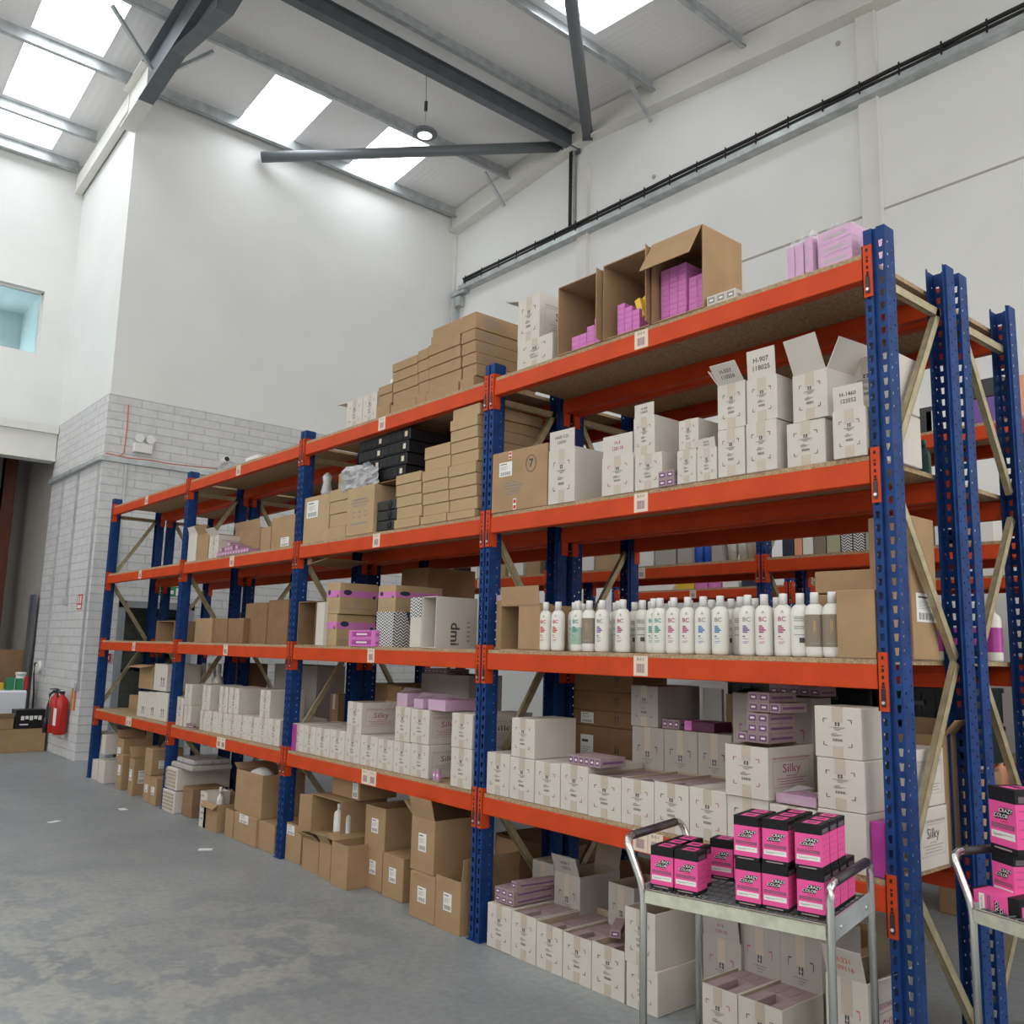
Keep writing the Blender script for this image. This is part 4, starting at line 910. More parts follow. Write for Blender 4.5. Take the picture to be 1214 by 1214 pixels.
(-4.567,-4.292,0,0.35,1.531,1.85,'open brown carton on its side with white edge, left end of second shelf',"cartons on the second bay's second shelf",{'col': 'K', 'op': 'front'}),
(-4.285,-4.167,0,0.3,1.531,1.839,'narrow white carton edge beside the open brown one',"cartons on the second bay's second shelf",{'col': 'W'}),
(-4.241,-4.035,0.03,0.347,1.531,1.754,'lower yellow-brown carton with pink band print, in the pair near left upright',"cartons on the second bay's second shelf",{'col': 'p', 'ex': (('k', 0.5, 0.5, 0.9, 0.8),), 'es': (('k', 0.5, 0.5, 1, 0.8),)}),
(-4.205,-4.011,0.03,0.342,1.754,1.976,'upper yellow-brown carton with pink band print, in the pair near left upright',"cartons on the second bay's second shelf",{'col': 'p', 'ex': (('k', 0.5, 0.5, 0.9, 0.8),), 'es': (('k', 0.5, 0.5, 1, 0.8),)}),
(-3.513,-3.3,0.03,0.33,1.531,1.76,'dark navy carton with black and white zigzag front',"cartons on the second bay's second shelf",{'col': 'n', 'zz': (0, 1, 0, 1), 'zs': 1, 'es': (('B', 0.6, 0.6, 0.5, 0.6),)}),
(-3.623,-3.404,0.1,0.48,1.76,1.939,'shaded yellow-brown pink-banded carton standing on the zigzag carton',"cartons on the second bay's second shelf",{'col': 'p', 'ex': (('k', 0.5, 0.5, 0.9, 0.8),), 'es': (('k', 0.5, 0.5, 1, 0.8),)}),
(-3.121,-2.992,0.03,0.33,1.531,1.843,'zigzag topped white carton left of the open one with side print',"cartons on the second bay's second shelf",{'col': 'W', 'zz': (0, 1, 0.6, 1)}),
(-2.944,-2.798,0,0.314,1.531,1.841,'white carton on its side, brown inside, with dmi side print',"cartons on the second bay's second shelf",{'col': 'W', 'op': 'front', 'es': (('d', 0.45, 0.28, 0.3, 0.3, R(90)), ('B', 0.8, 0.3, 0.12, 0.5))}),
(-4.608,-4.426,0.03,0.43,0.764,0.96,"small white carton, first from left in lower row of second bay's bottom shelf","white cartons on the second bay's bottom shelf",{'pr': 'P'}),
(-4.424,-4.256,0.03,0.43,0.764,0.956,"small white carton, second from left in lower row of second bay's bottom shelf","white cartons on the second bay's bottom shelf",{'pr': 'P'}),
(-4.254,-4.047,0.03,0.43,0.764,0.956,"small white carton, third from left in lower row of second bay's bottom shelf","white cartons on the second bay's bottom shelf",{'pr': 'P'}),
(-4.045,-3.843,0.03,0.43,0.764,0.959,"small white carton, fourth from left in lower row of second bay's bottom shelf","white cartons on the second bay's bottom shelf",{'pr': 'P'}),
(-3.84,-3.643,0.03,0.43,0.764,0.959,"small white carton, fifth from left in lower row of second bay's bottom shelf","white cartons on the second bay's bottom shelf",{'pr': 'P'}),
(-3.64,-3.431,0.03,0.43,0.764,0.957,"small white carton, sixth from left in lower row of second bay's bottom shelf","white cartons on the second bay's bottom shelf",{'pr': 'P'}),
(-3.429,-3.249,0.03,0.43,0.764,0.953,"small white carton, seventh from left in lower row of second bay's bottom shelf","white cartons on the second bay's bottom shelf",{'pr': 'P'}),
(-3.247,-3.056,0.03,0.43,0.764,0.955,"small white carton, eighth from left in lower row of second bay's bottom shelf","white cartons on the second bay's bottom shelf",{'pr': 'P'}),
(-3.056,-2.866,0.03,0.33,0.764,0.96,"lower white carton with dark Silky side print, second bay's bottom shelf","white cartons on the second bay's bottom shelf",{'pr': 'P', 'sd': 'T'}),
(-2.608,-2.414,0,0.45,0.764,0.98,'lower white carton of the pair beside the nearest left upright',"white cartons on the second bay's bottom shelf",{'pr': 'M'}),
(-3.828,-3.639,0.03,0.33,0.959,1.163,'open white carton with magenta Silky side print, left of pink wrapped stacks',"white cartons on the second bay's bottom shelf",{'pr': 'M', 'op': 'top', 'sd': 'S'}),
(-3.243,-3.075,0.03,0.43,0.955,1.166,'narrow white carton below the tallest pink wrapped stack',"white cartons on the second bay's bottom shelf",{'pr': 'P'}),
(-3.07,-2.873,0.03,0.331,0.96,1.163,'upper white carton with magenta Silky side print, pink stacks on top',"white cartons on the second bay's bottom shelf",{'pr': 'M', 'sd': 'S'}),
(-2.611,-2.416,0,0.45,0.98,1.17,'upper white carton of the pair beside the nearest left upright',"white cartons on the second bay's bottom shelf",{'pr': 'M', 'sd': 'T'}),
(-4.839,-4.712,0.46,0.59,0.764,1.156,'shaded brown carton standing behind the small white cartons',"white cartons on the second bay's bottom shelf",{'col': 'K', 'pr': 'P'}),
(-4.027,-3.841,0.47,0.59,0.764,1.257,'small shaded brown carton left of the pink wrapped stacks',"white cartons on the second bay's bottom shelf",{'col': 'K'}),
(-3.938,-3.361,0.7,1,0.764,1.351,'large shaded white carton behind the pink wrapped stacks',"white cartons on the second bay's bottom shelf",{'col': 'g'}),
(-4.608,-4.373,0.03,0.43,0,0.258,"brown carton with pasted label, leftmost of second bay's floor",'brown cartons on the floor under the second bay',{'col': 'k', 'op': 'top', 'ex': (('L', 0.3, 0.82, 0.5, 0.26),)}),
(-4.294,-4.057,0,0.34,0,0.209,'open brown carton with white flap in front of bottles, low left','brown cartons on the floor under the second bay',{'col': 'k', 'op': 'top', 'fl': {'f': (50, 0.07)}}),
(-4.017,-3.86,-0.02,0.32,0,0.229,'narrow brown carton with labelled flap, left of the open tall one','brown cartons on the floor under the second bay',{'col': 'k', 'op': 'top', 'fl': {'f': (35, 0.07)}, 'ex': ()}),
(-3.805,-3.594,-0.05,0.25,0,0.268,'open brown carton with tall raised right panel, in front of the label cartons','brown cartons on the floor under the second bay',{'col': 'k', 'op': 'top', 'fl': {'l': (70, 0.1), 'b': (0, 0.12)}}),
(-3.643,-3.423,0.1,0.5,0,0.249,'lower brown carton with white label, left of centre, second bay floor','brown cartons on the floor under the second bay',{'col': 'k', 'ex': (('L', 0.5, 0.55, 0.34, 0.34),)}),
(-3.388,-3.154,0.08,0.48,0,0.257,'lower brown carton with white label, right of the one under the tall carton','brown cartons on the floor under the second bay',{'col': 'k', 'ex': (('L', 0.5, 0.55, 0.34, 0.34),)}),
(-3.647,-3.406,0.1,0.52,0.249,0.511,'upper brown carton with white label, left of the wide-flapped one','brown cartons on the floor under the second bay',{'col': 'k', 'op': 'top', 'fl': {'b': (30, 0.09)}, 'ex': (('L', 0.5, 0.55, 0.34, 0.34),)}),
(-2.938,-2.685,-0.02,0.4,0,0.251,'sealed brown carton below the one with spread pale flaps','brown cartons on the floor under the second bay',{'col': 'k', 'ex': (('L', 0.5, 0.55, 0.34, 0.34),)}),
(-2.97,-2.734,0,0.42,0.252,0.55,'open brown carton with spread pale flaps, topmost near the upright','brown cartons on the floor under the second bay',{'col': 'k', 'op': 'top', 'fl': {'l': (55, 0.13), 'f': (15, 0.12), 'b': (10, 0.1)}, 'ex': (('L', 0.5, 0.55, 0.34, 0.34),)}),
(-2.68,-2.449,-0.02,0.4,0,0.277,'open brown floor carton right beside the blue upright','brown cartons on the floor under the second bay',{'col': 'k', 'op': 'top', 'fl': {'b': (5, 0.16), 'r': (8, 0.12)}, 'ex': (('L', 0.5, 0.55, 0.34, 0.34),)}),
(-6.957,-6.742,0.02,0.32,2.289,2.557,"narrow open brown-flapped carton, left end of third bay's third shelf","cartons on the third bay's third shelf",{'col': 'W', 'op': 'top', 'fl': {'l': (80, 0.1), 'f': (20, 0.07)}}),
(-6.731,-6.454,0.02,0.32,2.289,2.535,'open carton with pale flap beside the white pink-printed carton',"cartons on the third bay's third shelf",{'col': 'k', 'op': 'top', 'fl': {'f': (30, 0.09)}}),
(-6.437,-6.221,0.02,0.32,2.289,2.497,"white carton with faint pink side print on third bay's third shelf","cartons on the third bay's third shelf",{'col': 'w', 'pr': 'P', 'sd': 'S', 'op': 'top', 'fl': {'f': (40, 0.08)}}),
(-6.349,-5.805,0.22,0.52,2.29,2.55,'low open brown carton behind the small pink and white boxes',"cartons on the third bay's third shelf",{'col': 'k', 'op': 'top', 'fl': {'f': (12, 0.08)}}),
(-5.42,-5.228,0.05,0.4,2.289,2.488,'narrow brown carton edge left of the tall brown panel carton',"cartons on the third bay's third shelf",{'col': 'k'}),
(-5.194,-4.79,0.04,0.44,2.289,2.547,'tall brown carton with raised panel and white sticker beside upright',"cartons on the third bay's third shelf",{'col': 'k', 'op': 'top', 'fl': {'b': (0, 0.1)}, 'ex': (('L', 0.62, 0.18, 0.36, 0.28),)}),
(-6.882,-6.476,0.12,0.44,1.531,1.756,"brown carton with printed text, left on third bay's second shelf","brown cartons on the third bay's second shelf",{'col': 'k', 'ex': (('B', 0.5, 0.5, 0.6, 0.3),)}),
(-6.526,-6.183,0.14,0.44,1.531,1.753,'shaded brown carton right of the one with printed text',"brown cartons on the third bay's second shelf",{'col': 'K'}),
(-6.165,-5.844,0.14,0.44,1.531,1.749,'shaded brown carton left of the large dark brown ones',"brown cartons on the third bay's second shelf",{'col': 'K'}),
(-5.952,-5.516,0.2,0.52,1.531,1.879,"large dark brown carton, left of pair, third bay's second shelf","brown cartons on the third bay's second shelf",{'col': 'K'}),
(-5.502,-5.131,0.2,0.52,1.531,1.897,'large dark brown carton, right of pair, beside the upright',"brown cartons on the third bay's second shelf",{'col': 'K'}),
(-8.027,-7.516,0.15,0.45,1.531,1.743,"open brown carton on the farthest bay's second shelf","brown cartons on the third bay's second shelf",{'col': 'k', 'op': 'front'}),
(-6.397,-6.246,0.04,0.44,0.764,0.939,"small white carton, first from left in lower row of third bay's bottom shelf","white cartons on the third bay's bottom shelf",{'pr': 'P'}),
(-6.243,-6.006,0.04,0.44,0.764,0.941,"small white carton, second from left in lower row of third bay's bottom shelf","white cartons on the third bay's bottom shelf",{'pr': 'P'}),
(-6.002,-5.793,0.04,0.44,0.764,0.945,"small white carton, third from left in lower row of third bay's bottom shelf","white cartons on the third bay's bottom shelf",{'pr': 'P'}),
(-5.79,-5.614,0.04,0.44,0.764,0.948,"small white carton, fourth from left in lower row of third bay's bottom shelf","white cartons on the third bay's bottom shelf",{'pr': 'P'}),
(-5.611,-5.409,0.04,0.44,0.764,0.951,"small white carton, fifth from left in lower row of third bay's bottom shelf","white cartons on the third bay's bottom shelf",{'pr': 'P'}),
(-5.407,-5.206,0.04,0.44,0.764,0.955,"small white carton, sixth from left in lower row of third bay's bottom shelf","white cartons on the third bay's bottom shelf",{'pr': 'P'}),
(-5.203,-5.044,0.04,0.44,0.764,0.959,"small white carton, seventh from left in lower row of third bay's bottom shelf","white cartons on the third bay's bottom shelf",{'pr': 'P'}),
(-5.041,-4.83,0.04,0.44,0.764,0.962,"small white carton, eighth from left in lower row of third bay's bottom shelf","white cartons on the third bay's bottom shelf",{'pr': 'P'}),
(-6.974,-6.812,0.04,0.4,0.764,1.02,'white carton with faint orange print and open flap, third bay left end',"white cartons on the third bay's bottom shelf",{'pr': 'O', 'op': 'top', 'fl': {'l': (70, 0.1)}, 'ex': (('O', 0.5, 0.5, 1.2, 0.8),)}),
(-6.781,-6.619,0.04,0.34,0.764,0.96,"lower white carton with grey side, left in third bay's bottom shelf","white cartons on the third bay's bottom shelf",{'pr': 'P'}),
(-6.803,-6.639,0.04,0.34,0.96,1.149,"upper white carton, leftmost of third bay's upper row","white cartons on the third bay's bottom shelf",{'pr': 'P'}),
(-6.377,-6.207,0.04,0.34,0.939,1.16,"upper white carton, second in third bay's upper row","white cartons on the third bay's bottom shelf",{'pr': 'P'}),
(-6.004,-5.828,0.04,0.34,0.945,1.163,"upper white carton, third in third bay's upper row","white cartons on the third bay's bottom shelf",{'pr': 'P'}),
(-5.808,-5.606,0.04,0.34,0.948,1.162,"upper white carton with broad blank side, middle of third bay's upper row","white cartons on the third bay's bottom shelf",{'pr': 'P'}),
(-5.206,-5.027,0.04,0.34,0.959,1.174,'upper white carton, last before the upright in third bay',"white cartons on the third bay's bottom shelf",{'pr': 'P'}),
(-7.539,-7.078,0.7,0.98,0.764,1.333,"dark shaded carton standing behind the third bay's upper row","white cartons on the third bay's bottom shelf",{'col': 'K'}),
(-6.349,-5.518,0.7,0.98,0.764,1.353,'wide grey shaded carton behind the upright between third and second bay',"white cartons on the third bay's bottom shelf",{'col': 'g'}),
(-6.015,-5.723,-0.02,0.28,0,0.221,'open brown carton with spread flaps beside the white-printed box on floor','cartons on the floor under the third bay',{'col': 'k', 'op': 'top', 'fl': {'l': (70, 0.14), 'b': (60, 0.1), 'f': (125, 0.06)}, 'es': (('B', 0.6, 0.5, 0.6, 0.9),)}),
(-5.617,-5.457,0,0.35,0,0.212,'slatted-look brown carton, lower left under the tall open one','cartons on the floor under the third bay',{'col': 'k', 'op': 'top'}),
(-5.449,-5.042,0,0.35,0,0.21,'brown carton with white label lying under the tall open one','cartons on the floor under the third bay',{'col': 'k', 'ex': (('L', 0.45, 0.85, 0.4, 0.3),)}),
(-5.064,-4.77,0.02,0.37,0,0.203,'brown carton left of the blue upright in third bay floor row','cartons on the floor under the third bay',{'col': 'k'}),
(-5.528,-5.04,0.03,0.39,0.21,0.53,'tall open brown carton with ragged flaps and white cloth inside','cartons on the floor under the third bay',{'col': 'k', 'op': 'top', 'fl': {'l': (60, 0.08), 'b': (5, 0.08)}}),
(-6.664,-6.431,0.04,0.34,0,0.252,'brown carton with tag, beside the white ribbed trays','cartons on the floor under the third bay',{'col': 'K'}),
(-6.104,-5.962,-0.02,0.18,0,0.287,'narrow white printed carton holding a white bottle','cartons on the floor under the third bay',{'col': 'W', 'op': 'top', 'ex': (('B', 0.5, 0.5, 0.7, 0.9),)}),
(-8.214,-7.783,0.08,0.42,1.045,1.29,"open brown carton with white flap, farthest bay's bottom shelf","cartons on the farthest bay's bottom shelf",{'col': 'k', 'op': 'top', 'fl': {'f': (100, 0.14)}}),
(-7.771,-7.403,0.08,0.42,1.045,1.31,'white carton with arrows right of the open brown one, upper row',"cartons on the farthest bay's bottom shelf",{'ex': (('A', 0.7, 0.35, 0.4, 0.4),)}),
(-9.16,-8.875,0.3,0.45,0.764,0.925,'tiny brown carton alone near the doorway, farthest bay',"cartons on the farthest bay's bottom shelf",{'col': 'k'}),
(-8.136,-7.833,0.06,0.42,0.764,1.016,"white carton, first from left in lower row of farthest bay's bottom shelf","cartons on the farthest bay's bottom shelf",{'ex': (('A', 0.6, 0.3, 0.4, 0.35),)}),
(-7.828,-7.575,0.06,0.42,0.764,1.026,"white carton, second from left in lower row of farthest bay's bottom shelf","cartons on the farthest bay's bottom shelf",{'ex': (('A', 0.6, 0.3, 0.4, 0.35),)}),
(-7.571,-7.272,0.06,0.42,0.764,1.036,"white carton, third from left in lower row of farthest bay's bottom shelf","cartons on the farthest bay's bottom shelf",{'ex': (('A', 0.6, 0.3, 0.4, 0.35),)}),
(-9.489,-9.452,0.02,0.32,0.33,0.501,"open white carton, upper left of the farthest bay's floor group",'cartons on the floor under the farthest bay',{'op': 'top', 'col': 'W'}),
(-9.023,-8.876,0,0.3,0.3,0.504,"upper white carton with arrows, farthest bay's floor group",'cartons on the floor under the farthest bay',{'es': (('A', 0.6, 0.4, 0.4, 0.4),)}),
(-9.348,-9.128,0.02,0.36,0,0.208,'small lower white carton at the far end upright','cartons on the floor under the farthest bay',{}),
(-9.043,-8.823,0,0.3,0,0.235,"lower white carton with arrows, farthest bay's floor group",'cartons on the floor under the farthest bay',{'es': (('A', 0.6, 0.4, 0.35, 0.4),)}),
(-8.641,-8.421,0.05,0.35,0.27,0.502,"open brown carton with label on top of farthest bay's floor cartons",'cartons on the floor under the farthest bay',{'col': 'k', 'op': 'top', 'fl': {'l': (40, 0.1), 'b': (0, 0.06)}, 'ex': (('L', 0.4, 0.4, 0.5, 0.4),), 'es': (('A', 0.6, 0.3, 0.25, 0.4),)}),
(-8.49,-8.314,0.02,0.32,0,0.351,"leftmost lower brown carton of farthest bay's floor group",'cartons on the floor under the farthest bay',{'col': 'k', 'ex': (('L', 0.5, 0.55, 0.5, 0.3),)}),
(-8.035,-7.884,0,0.3,0,0.356,"lower brown carton with raised flap, middle of farthest bay's floor group",'cartons on the floor under the farthest bay',{'col': 'k', 'op': 'top', 'fl': {'l': (30, 0.12)}, 'ex': (('L', 0.4, 0.55, 0.5, 0.3),), 'es': (('L', 0.3, 0.5, 0.3, 0.35),)}),
(-7.582,-7.408,0,0.38,0,0.252,"lower brown carton, first from left under the labelled one, farthest bay's floor",'cartons on the floor under the farthest bay',{'col': 'k', 'ex': (('L', 0.5, 0.5, 0.5, 0.3),)}),
(-7.401,-7.221,0,0.38,0,0.25,"lower brown carton, second from left under the labelled one, farthest bay's floor",'cartons on the floor under the farthest bay',{'col': 'k', 'ex': (('L', 0.5, 0.5, 0.5, 0.3),)}),
(-7.599,-7.4,0,0.3,0.253,0.499,'upper brown carton with white label, just left of the second far upright','cartons on the floor under the farthest bay',{'col': 'k', 'es': (('L', 0.4, 0.4, 0.35, 0.3),)}),
]
for r_ in CARTONS: carton(*r_)

CAMV = [1.592202, -3.142941, 1.531888, 0.702445, 0.153076, 0.024205, 1059.885908]
# ------------------------------------------------------------------ shelf goods that are not cartons
def gz(l): return {0: 0.0, 1: .764, 2: 1.531, 3: 2.289, 4: 3.09}[l]
# nearest bay, extra cartons seen through the end frame
carton(-.27, -.03, .19, .39, 2.289, 2.50, 'lower white carton seen through the end frame on the third shelf', 'cartons on the nearest bay\'s third shelf', {'pr': 'P'})
carton(-.27, -.03, .19, .39, 2.503, 2.74, 'upper white carton seen through the end frame on the third shelf', 'cartons on the nearest bay\'s third shelf', {'pr': 'P'})
carton(-.20, -.03, .25, .46, 1.531, 2.09, 'tall brown carton with white address sheet seen through the end frame', 'cartons on the nearest bay\'s second shelf', {'col': 'k', 'es': (('L', .55, .36, .8, .2),)})
carton(-.385, -.225, .14, .44, 1.531, 1.782, 'plain brown carton behind the two taupe-labelled bottles', 'cartons on the nearest bay\'s second shelf', {'col': 'k'})
carton(-.30, -.03, .21, .46, .764, .985, 'lower white carton with grey Silky end print, seen through end frame', 'white cartons on the nearest bay\'s bottom shelf', {'sd': 'T'})
carton(-.30, -.03, .21, .45, .987, 1.20, 'upper white carton with grey Silky end print, seen through end frame', 'white cartons on the nearest bay\'s bottom shelf', {'sd': 'T'})
carton(-.26, -.04, .47, .59, .764, 1.24, 'brown carton with drooping flap behind the Silky end cartons', 'white cartons on the nearest bay\'s bottom shelf', {'col': 'k', 'op': 'top', 'fl': {'r': (40, .08), 'b': (10, .06)}})
# bottles
G = 'white shampoo bottles on the second shelf'
KN = {'r': 'with red lettering', 't': 'with green lettering', 'b': 'with blue lettering', 'v': 'with violet lettering', 'm': 'with crimson lettering', 'x': 'turned to its grey back text', 'T': 'with taupe wrap label', 'G': 'with mint lower label'}
BOT = [(-1.885, 0.05, 'r', 'leftmost of the bottle row beside the open brown carton'), (-1.79, .05, 'r', 'second from left in the bottle row'), (-1.75, .13, 'x', 'behind the second bottle from left'),
 (-1.645, .05, 'G', 'left part of the row'), (-1.565, .05, 'T', 'left part of the row'), (-1.475, .05, 'v', 'right of the left taupe-wrapped one'), (-1.44, .13, 'x', 'behind the left violet-lettered one'),
 (-1.34, .05, 'm', 'before the gap in the row'), (-1.295, .14, 'x', 'just before the gap in the row'), (-1.165, .07, 't', 'first after the gap, mostly hidden'), (-1.11, .05, 't', 'second after the gap in the row'),
 (-1.03, .05, 'm', 'left one of the mid-row crimson pair'), (-.95, .05, 'm', 'right one of the mid-row crimson pair'), (-.865, .05, 'b', 'left one of the blue-lettered pair'), (-.775, .05, 'b', 'right one of the blue-lettered pair'), (-.735, .14, 'x', 'half hidden behind the blue-lettered pair'),
 (-.635, .05, 'v', 'right of the blue-lettered pair'), (-.555, .05, 'm', 'left one of the right-hand crimson pair'), (-.465, .05, 'm', 'right one of the right-hand crimson pair'), (-.395, .06, 'x', 'left of the right-hand taupe pair'),
 (-.325, .05, 'T', 'left one beside the large brown carton'), (-.25, .05, 'T', 'right one beside the large brown carton')]
for x, y, k, w in BOT: bottle(x, y, 1.531, k, 'white shampoo bottle %s, %s' % (KN[k], w), rnd.uniform(18, 26) if k != 'x' else 20, G)
for i in range(11): bottle(-1.80 + i * .118, .24 + (i % 2) * .012, 1.531, 'x', 'white shampoo bottle in the shaded back row, only its cap showing', 20, 'back row shampoo bottles')
# pink goods on the nearest top shelf
stack(-1.70, .03, 3.096, 4, 1, [3, 3, 4, 5], .055, .14, .028, 'pink', None, 'small pink product box low inside the leftmost open brown carton', 'pink boxes in the leftmost open carton')
stack(-1.37, .03, 3.096, 3, 1, [6, 5, 4], .048, .14, .028, 'pink', None, 'small pink product box inside the middle open brown carton', 'pink boxes in the middle open carton')
for i, (x, z, a) in enumerate(((-1.225, 3.20, 18), (-1.195, 3.22, 26), (-1.18, 3.27, 14))):
    tag(MB().box(-.018, .018, 0, .10, 0, .11, 'yellow', bev=.003).box(-.019, .019, -.001, .004, .04, .055, 'gold').build('foil_packet', None, (x, .05 + i * .03, z - .03), (0, R(-a), 0)), ['leftmost yellow foil packet leaning in the middle open carton', 'yellow foil packet between two others in the middle open carton', 'highest yellow foil packet against the middle carton\'s right wall'][i], 'packet', 'yellow foil packets')
stack(-1.222, .13, 3.096, 1, 1, 4, .08, .10, .024, 'pink', None, 'flat pink box supporting the yellow foil packets', 'pink boxes under the foil packets')
stack(-1.095, .04, 3.096, 3, 1, 10, .05, .17, .026, 'pink', None, 'pink product box in the tall left stack of the biggest open carton', 'pink boxes, left stack, biggest open carton')
stack(-.935, .05, 3.096, 2, 1, 7, .05, .17, .026, 'pink', None, 'pink product box in the lower right stack of the biggest open carton', 'pink boxes, right stack, biggest open carton')
stack(-.80, .01, 3.09, 3, 1, 1, .05, .16, .045, 'white', 'inkg', 'small white product box right of the biggest open carton', 'small white boxes on the top shelf')
def bundle(x, y, z, w, d, h, n, label, rz=0, nm='wrapped_bundle', vert=False, mt='pink'):
    t = thing(nm, label, 'wrapped pack', (x, y, z + .001), R(rz), 'film wrapped pink packs')
    for i in range(n):
        if vert: MB().box(0, w, 0, d, i * h / n + .001, (i + 1) * h / n - .001, mt, bev=.002).build('pack', t)
        else: MB().box(0, w, 0, d, i * h / n + .001, (i + 1) * h / n - .001, mt, bev=.002).rect(w * .15, w * .85, i * h / n + h / n * .3, i * h / n + h / n * .55, 'mauve', -.0006).build('pack', t)
    b = MB(); b.box(-.002, w + .002, -.002, d + .002, 0, h + .003, 'clear'); 
    b.quad([(w * .1, .01, h + .003), (w * .5, .02, h + .04), (w * .8, d * .4, h + .03), (w * .5, d * .6, h + .005)], 'clear'); b.build('film', t)
bundle(-.392, .02, 3.09, .035, .12, .14, 3, 'leftmost narrow upright pink film-wrapped pack on the top shelf', vert=True)
bundle(-.35, .02, 3.09, .035, .12, .145, 3, 'second narrow upright pink film-wrapped pack on the top shelf', vert=True)
bundle(-.305, .02, 3.09, .035, .12, .155, 3, 'third narrow upright pink film-wrapped pack on the top shelf', vert=True, rz=-6)
bundle(-.245, .02, 3.09, .15, .22, .15, 3, 'wide stack of three flat pink packs near the end upright, top shelf', rz=-4)
tag(MB().box(-.56, -.42, .25, .45, 3.091, 3.13, 'paper', bev=.003).build('white_pad'), 'flat white pad lying left of the pink packs on the top shelf', 'pad')
# small purple boxes third shelf
stack(-1.075, -.004, 2.289, 2, 1, [2, 2], .045, .10, .036, 'mauve', 'purple', 'small purple-ended box in front of the H-308 stack', 'small purple-ended boxes on the third shelf')
bundle(-2.375, .06, 1.795, .13, .14, .035, 2, 'pink pack lying on the narrow brown carton beside the upright')
for q, (x, z) in enumerate(((-2.06, 1.58), (-2.06, 1.66))):
    o = lbottle(x - .06, .24, z, .022, .16, 'bottle', 'cap', ['lower', 'upper'][q] + ' white bottle lying inside the open brown carton, second shelf', 'bottles lying in the open brown carton'); o.rotation_euler = (R(90), 0, 0)
    tag(MB().box(-.03, .03, .0, .2, -.03, -.024, 'kraft').build('card_tray', None, (x, .09, z)), ['lower', 'upper'][q] + ' card tray holding a lying bottle in the open carton', 'card tray')
# bottom shelf of the nearest bay: small boxes
def purple_tray(x, y, z, n, w, d, h, label, group, rz=0):
    stack(x, y, z, n, 1, 1, w, d, h, 'mauve', 'purple', label, group, rz)
purple_tray(-1.68, .03, .985, 6, .036, .17, .045, 'small purple-ended box in the flat tray atop the front row', 'purple-ended boxes in the flat tray', -2)
stack(-.735, .10, 1.175, 3, 1, [1, 3, 3], .05, .20, .04, 'mauve', 'purple', 'small mauve product box in the pile above the Silky carton', 'mauve boxes above the Silky carton')
stack(-.69, .12, 1.30, 3, 1, [2, 2, 1], .05, .20, .04, 'mauve', 'purple', 'small mauve product box at the top of the pile above the Silky carton', 'top mauve boxes above the Silky carton')
stack(-.80, .44, 1.362, 5, 1, 2, .05, .13, .034, 'mauve', 'purple', 'small mauve box in the shaded row under the orange beam', 'shaded mauve boxes under the beam')
bundle(-.50, .03, .965, .17, .13, .035, 1, 'flat purple film-wrapped packet right of the Silky carton', mt='magenta')
tag(MB().box(-.11, -.055, .02, .15, .765, .955, 'magenta', bev=.003).build('magenta_box'), 'upright glossy magenta box beside the end upright, bottom shelf', 'box')
stack(-1.42, .43, 1.162, 3, 1, 1, .035, .12, .045, 'mauve', 'purple', 'small purple-ended box right of the large grey-white carton', 'purple-ended boxes on the second row')
tag(MB().box(-1.28, -1.235, .43, .57, 1.163, 1.21, 'pink', bev=.002).build('pink_box'), 'bright pink box end right of the purple-ended boxes, second row', 'box')
tag(MB().box(-1.23, -1.10, .43, .57, 1.163, 1.21, 'plum', bev=.002).build('plum_box'), 'long dark plum box on the shaded second row', 'box')
carton(-1.20, -1.02, .66, .78, 1.1 - .336, 1.34, 'light kraft carton stuffed with black bags behind the plum box', None, {'col': 'p', 'op': 'top'})
tag(MB().lathe([(.05, 0), (.07, .02), (.06, .05), (.02, .07)], 'blkp', 9, Matrix.Translation((-1.11, .72, 1.30))).build('black_bag'), 'crumpled black bag bulging from the light kraft carton', 'bag')
tag(MB().box(-1.36, -1.24, .68, .70, .765, 1.36, 'paper').build('foam_board'), 'bright white panel standing behind the second row of cartons', 'panel')
# contents of open cartons: rows of plum box tops
def fill(x0, x1, y0, y1, z, label, group, nx=3, m='mauve'):
    w = (x1 - x0 - .022) / nx; ny = max(2, int((y1 - y0 - .02) / .12)); d = (y1 - y0 - .02) / ny - .003
    stack(x0 + .011, y0 + .009, z, nx, ny, 1, w - .0025, d, .05, m, None, label, group, jit=.0015, skip=((1, 0, 0),) if nx == 3 else ())
fl = {'open white carton full of plum boxes, middle of the nearest bottom shelf': 'the middle open carton of the bottom shelf', 'open white carton with magenta corner marks, right of centre of front row': 'the magenta-marked open carton of the bottom shelf',
      'open white carton with plum box tops, left of the magenta-marked one by trolley': 'the open carton left of the trolley, bottom shelf',
      "white carton, second from left in front floor row of nearest bay": 'the second floor carton', "white carton, third from left in front floor row of nearest bay": 'the third floor carton',
      "white carton, fourth from left in front floor row of nearest bay": 'the fourth floor carton', "white carton, fifth from left in front floor row of nearest bay": 'the fifth floor carton',
      'open white floor carton with plum box tops, left of pair under trolley': 'the left floor carton under the trolley', 'open white floor carton with plum box tops, right of pair under trolley': 'the right floor carton under the trolley'}
for r_ in CARTONS:
    if r_[6] in fl:
        x0, x1, y0, y1, z0, z1 = r_[:6]
        deep = 'third floor' in fl[r_[6]] or 'fifth' in fl[r_[6]]
        # a lower layer that carries the visible one
        h = z1 - z0
        base = z0 + .0065
        zt = z1 - .058 - (.02 if deep else .002)
        tag(MB().box(x0 + .012, x1 - .012, y0 + .010, y1 - .010, base, zt, 'mauve').build('inner_box'), 'mauve block under the top layer in ' + fl[r_[6]], 'product box')
        fill(x0, x1, y0, y1, zt, 'dark mauve box top inside ' + fl[r_[6]], 'box tops inside ' + fl[r_[6]])
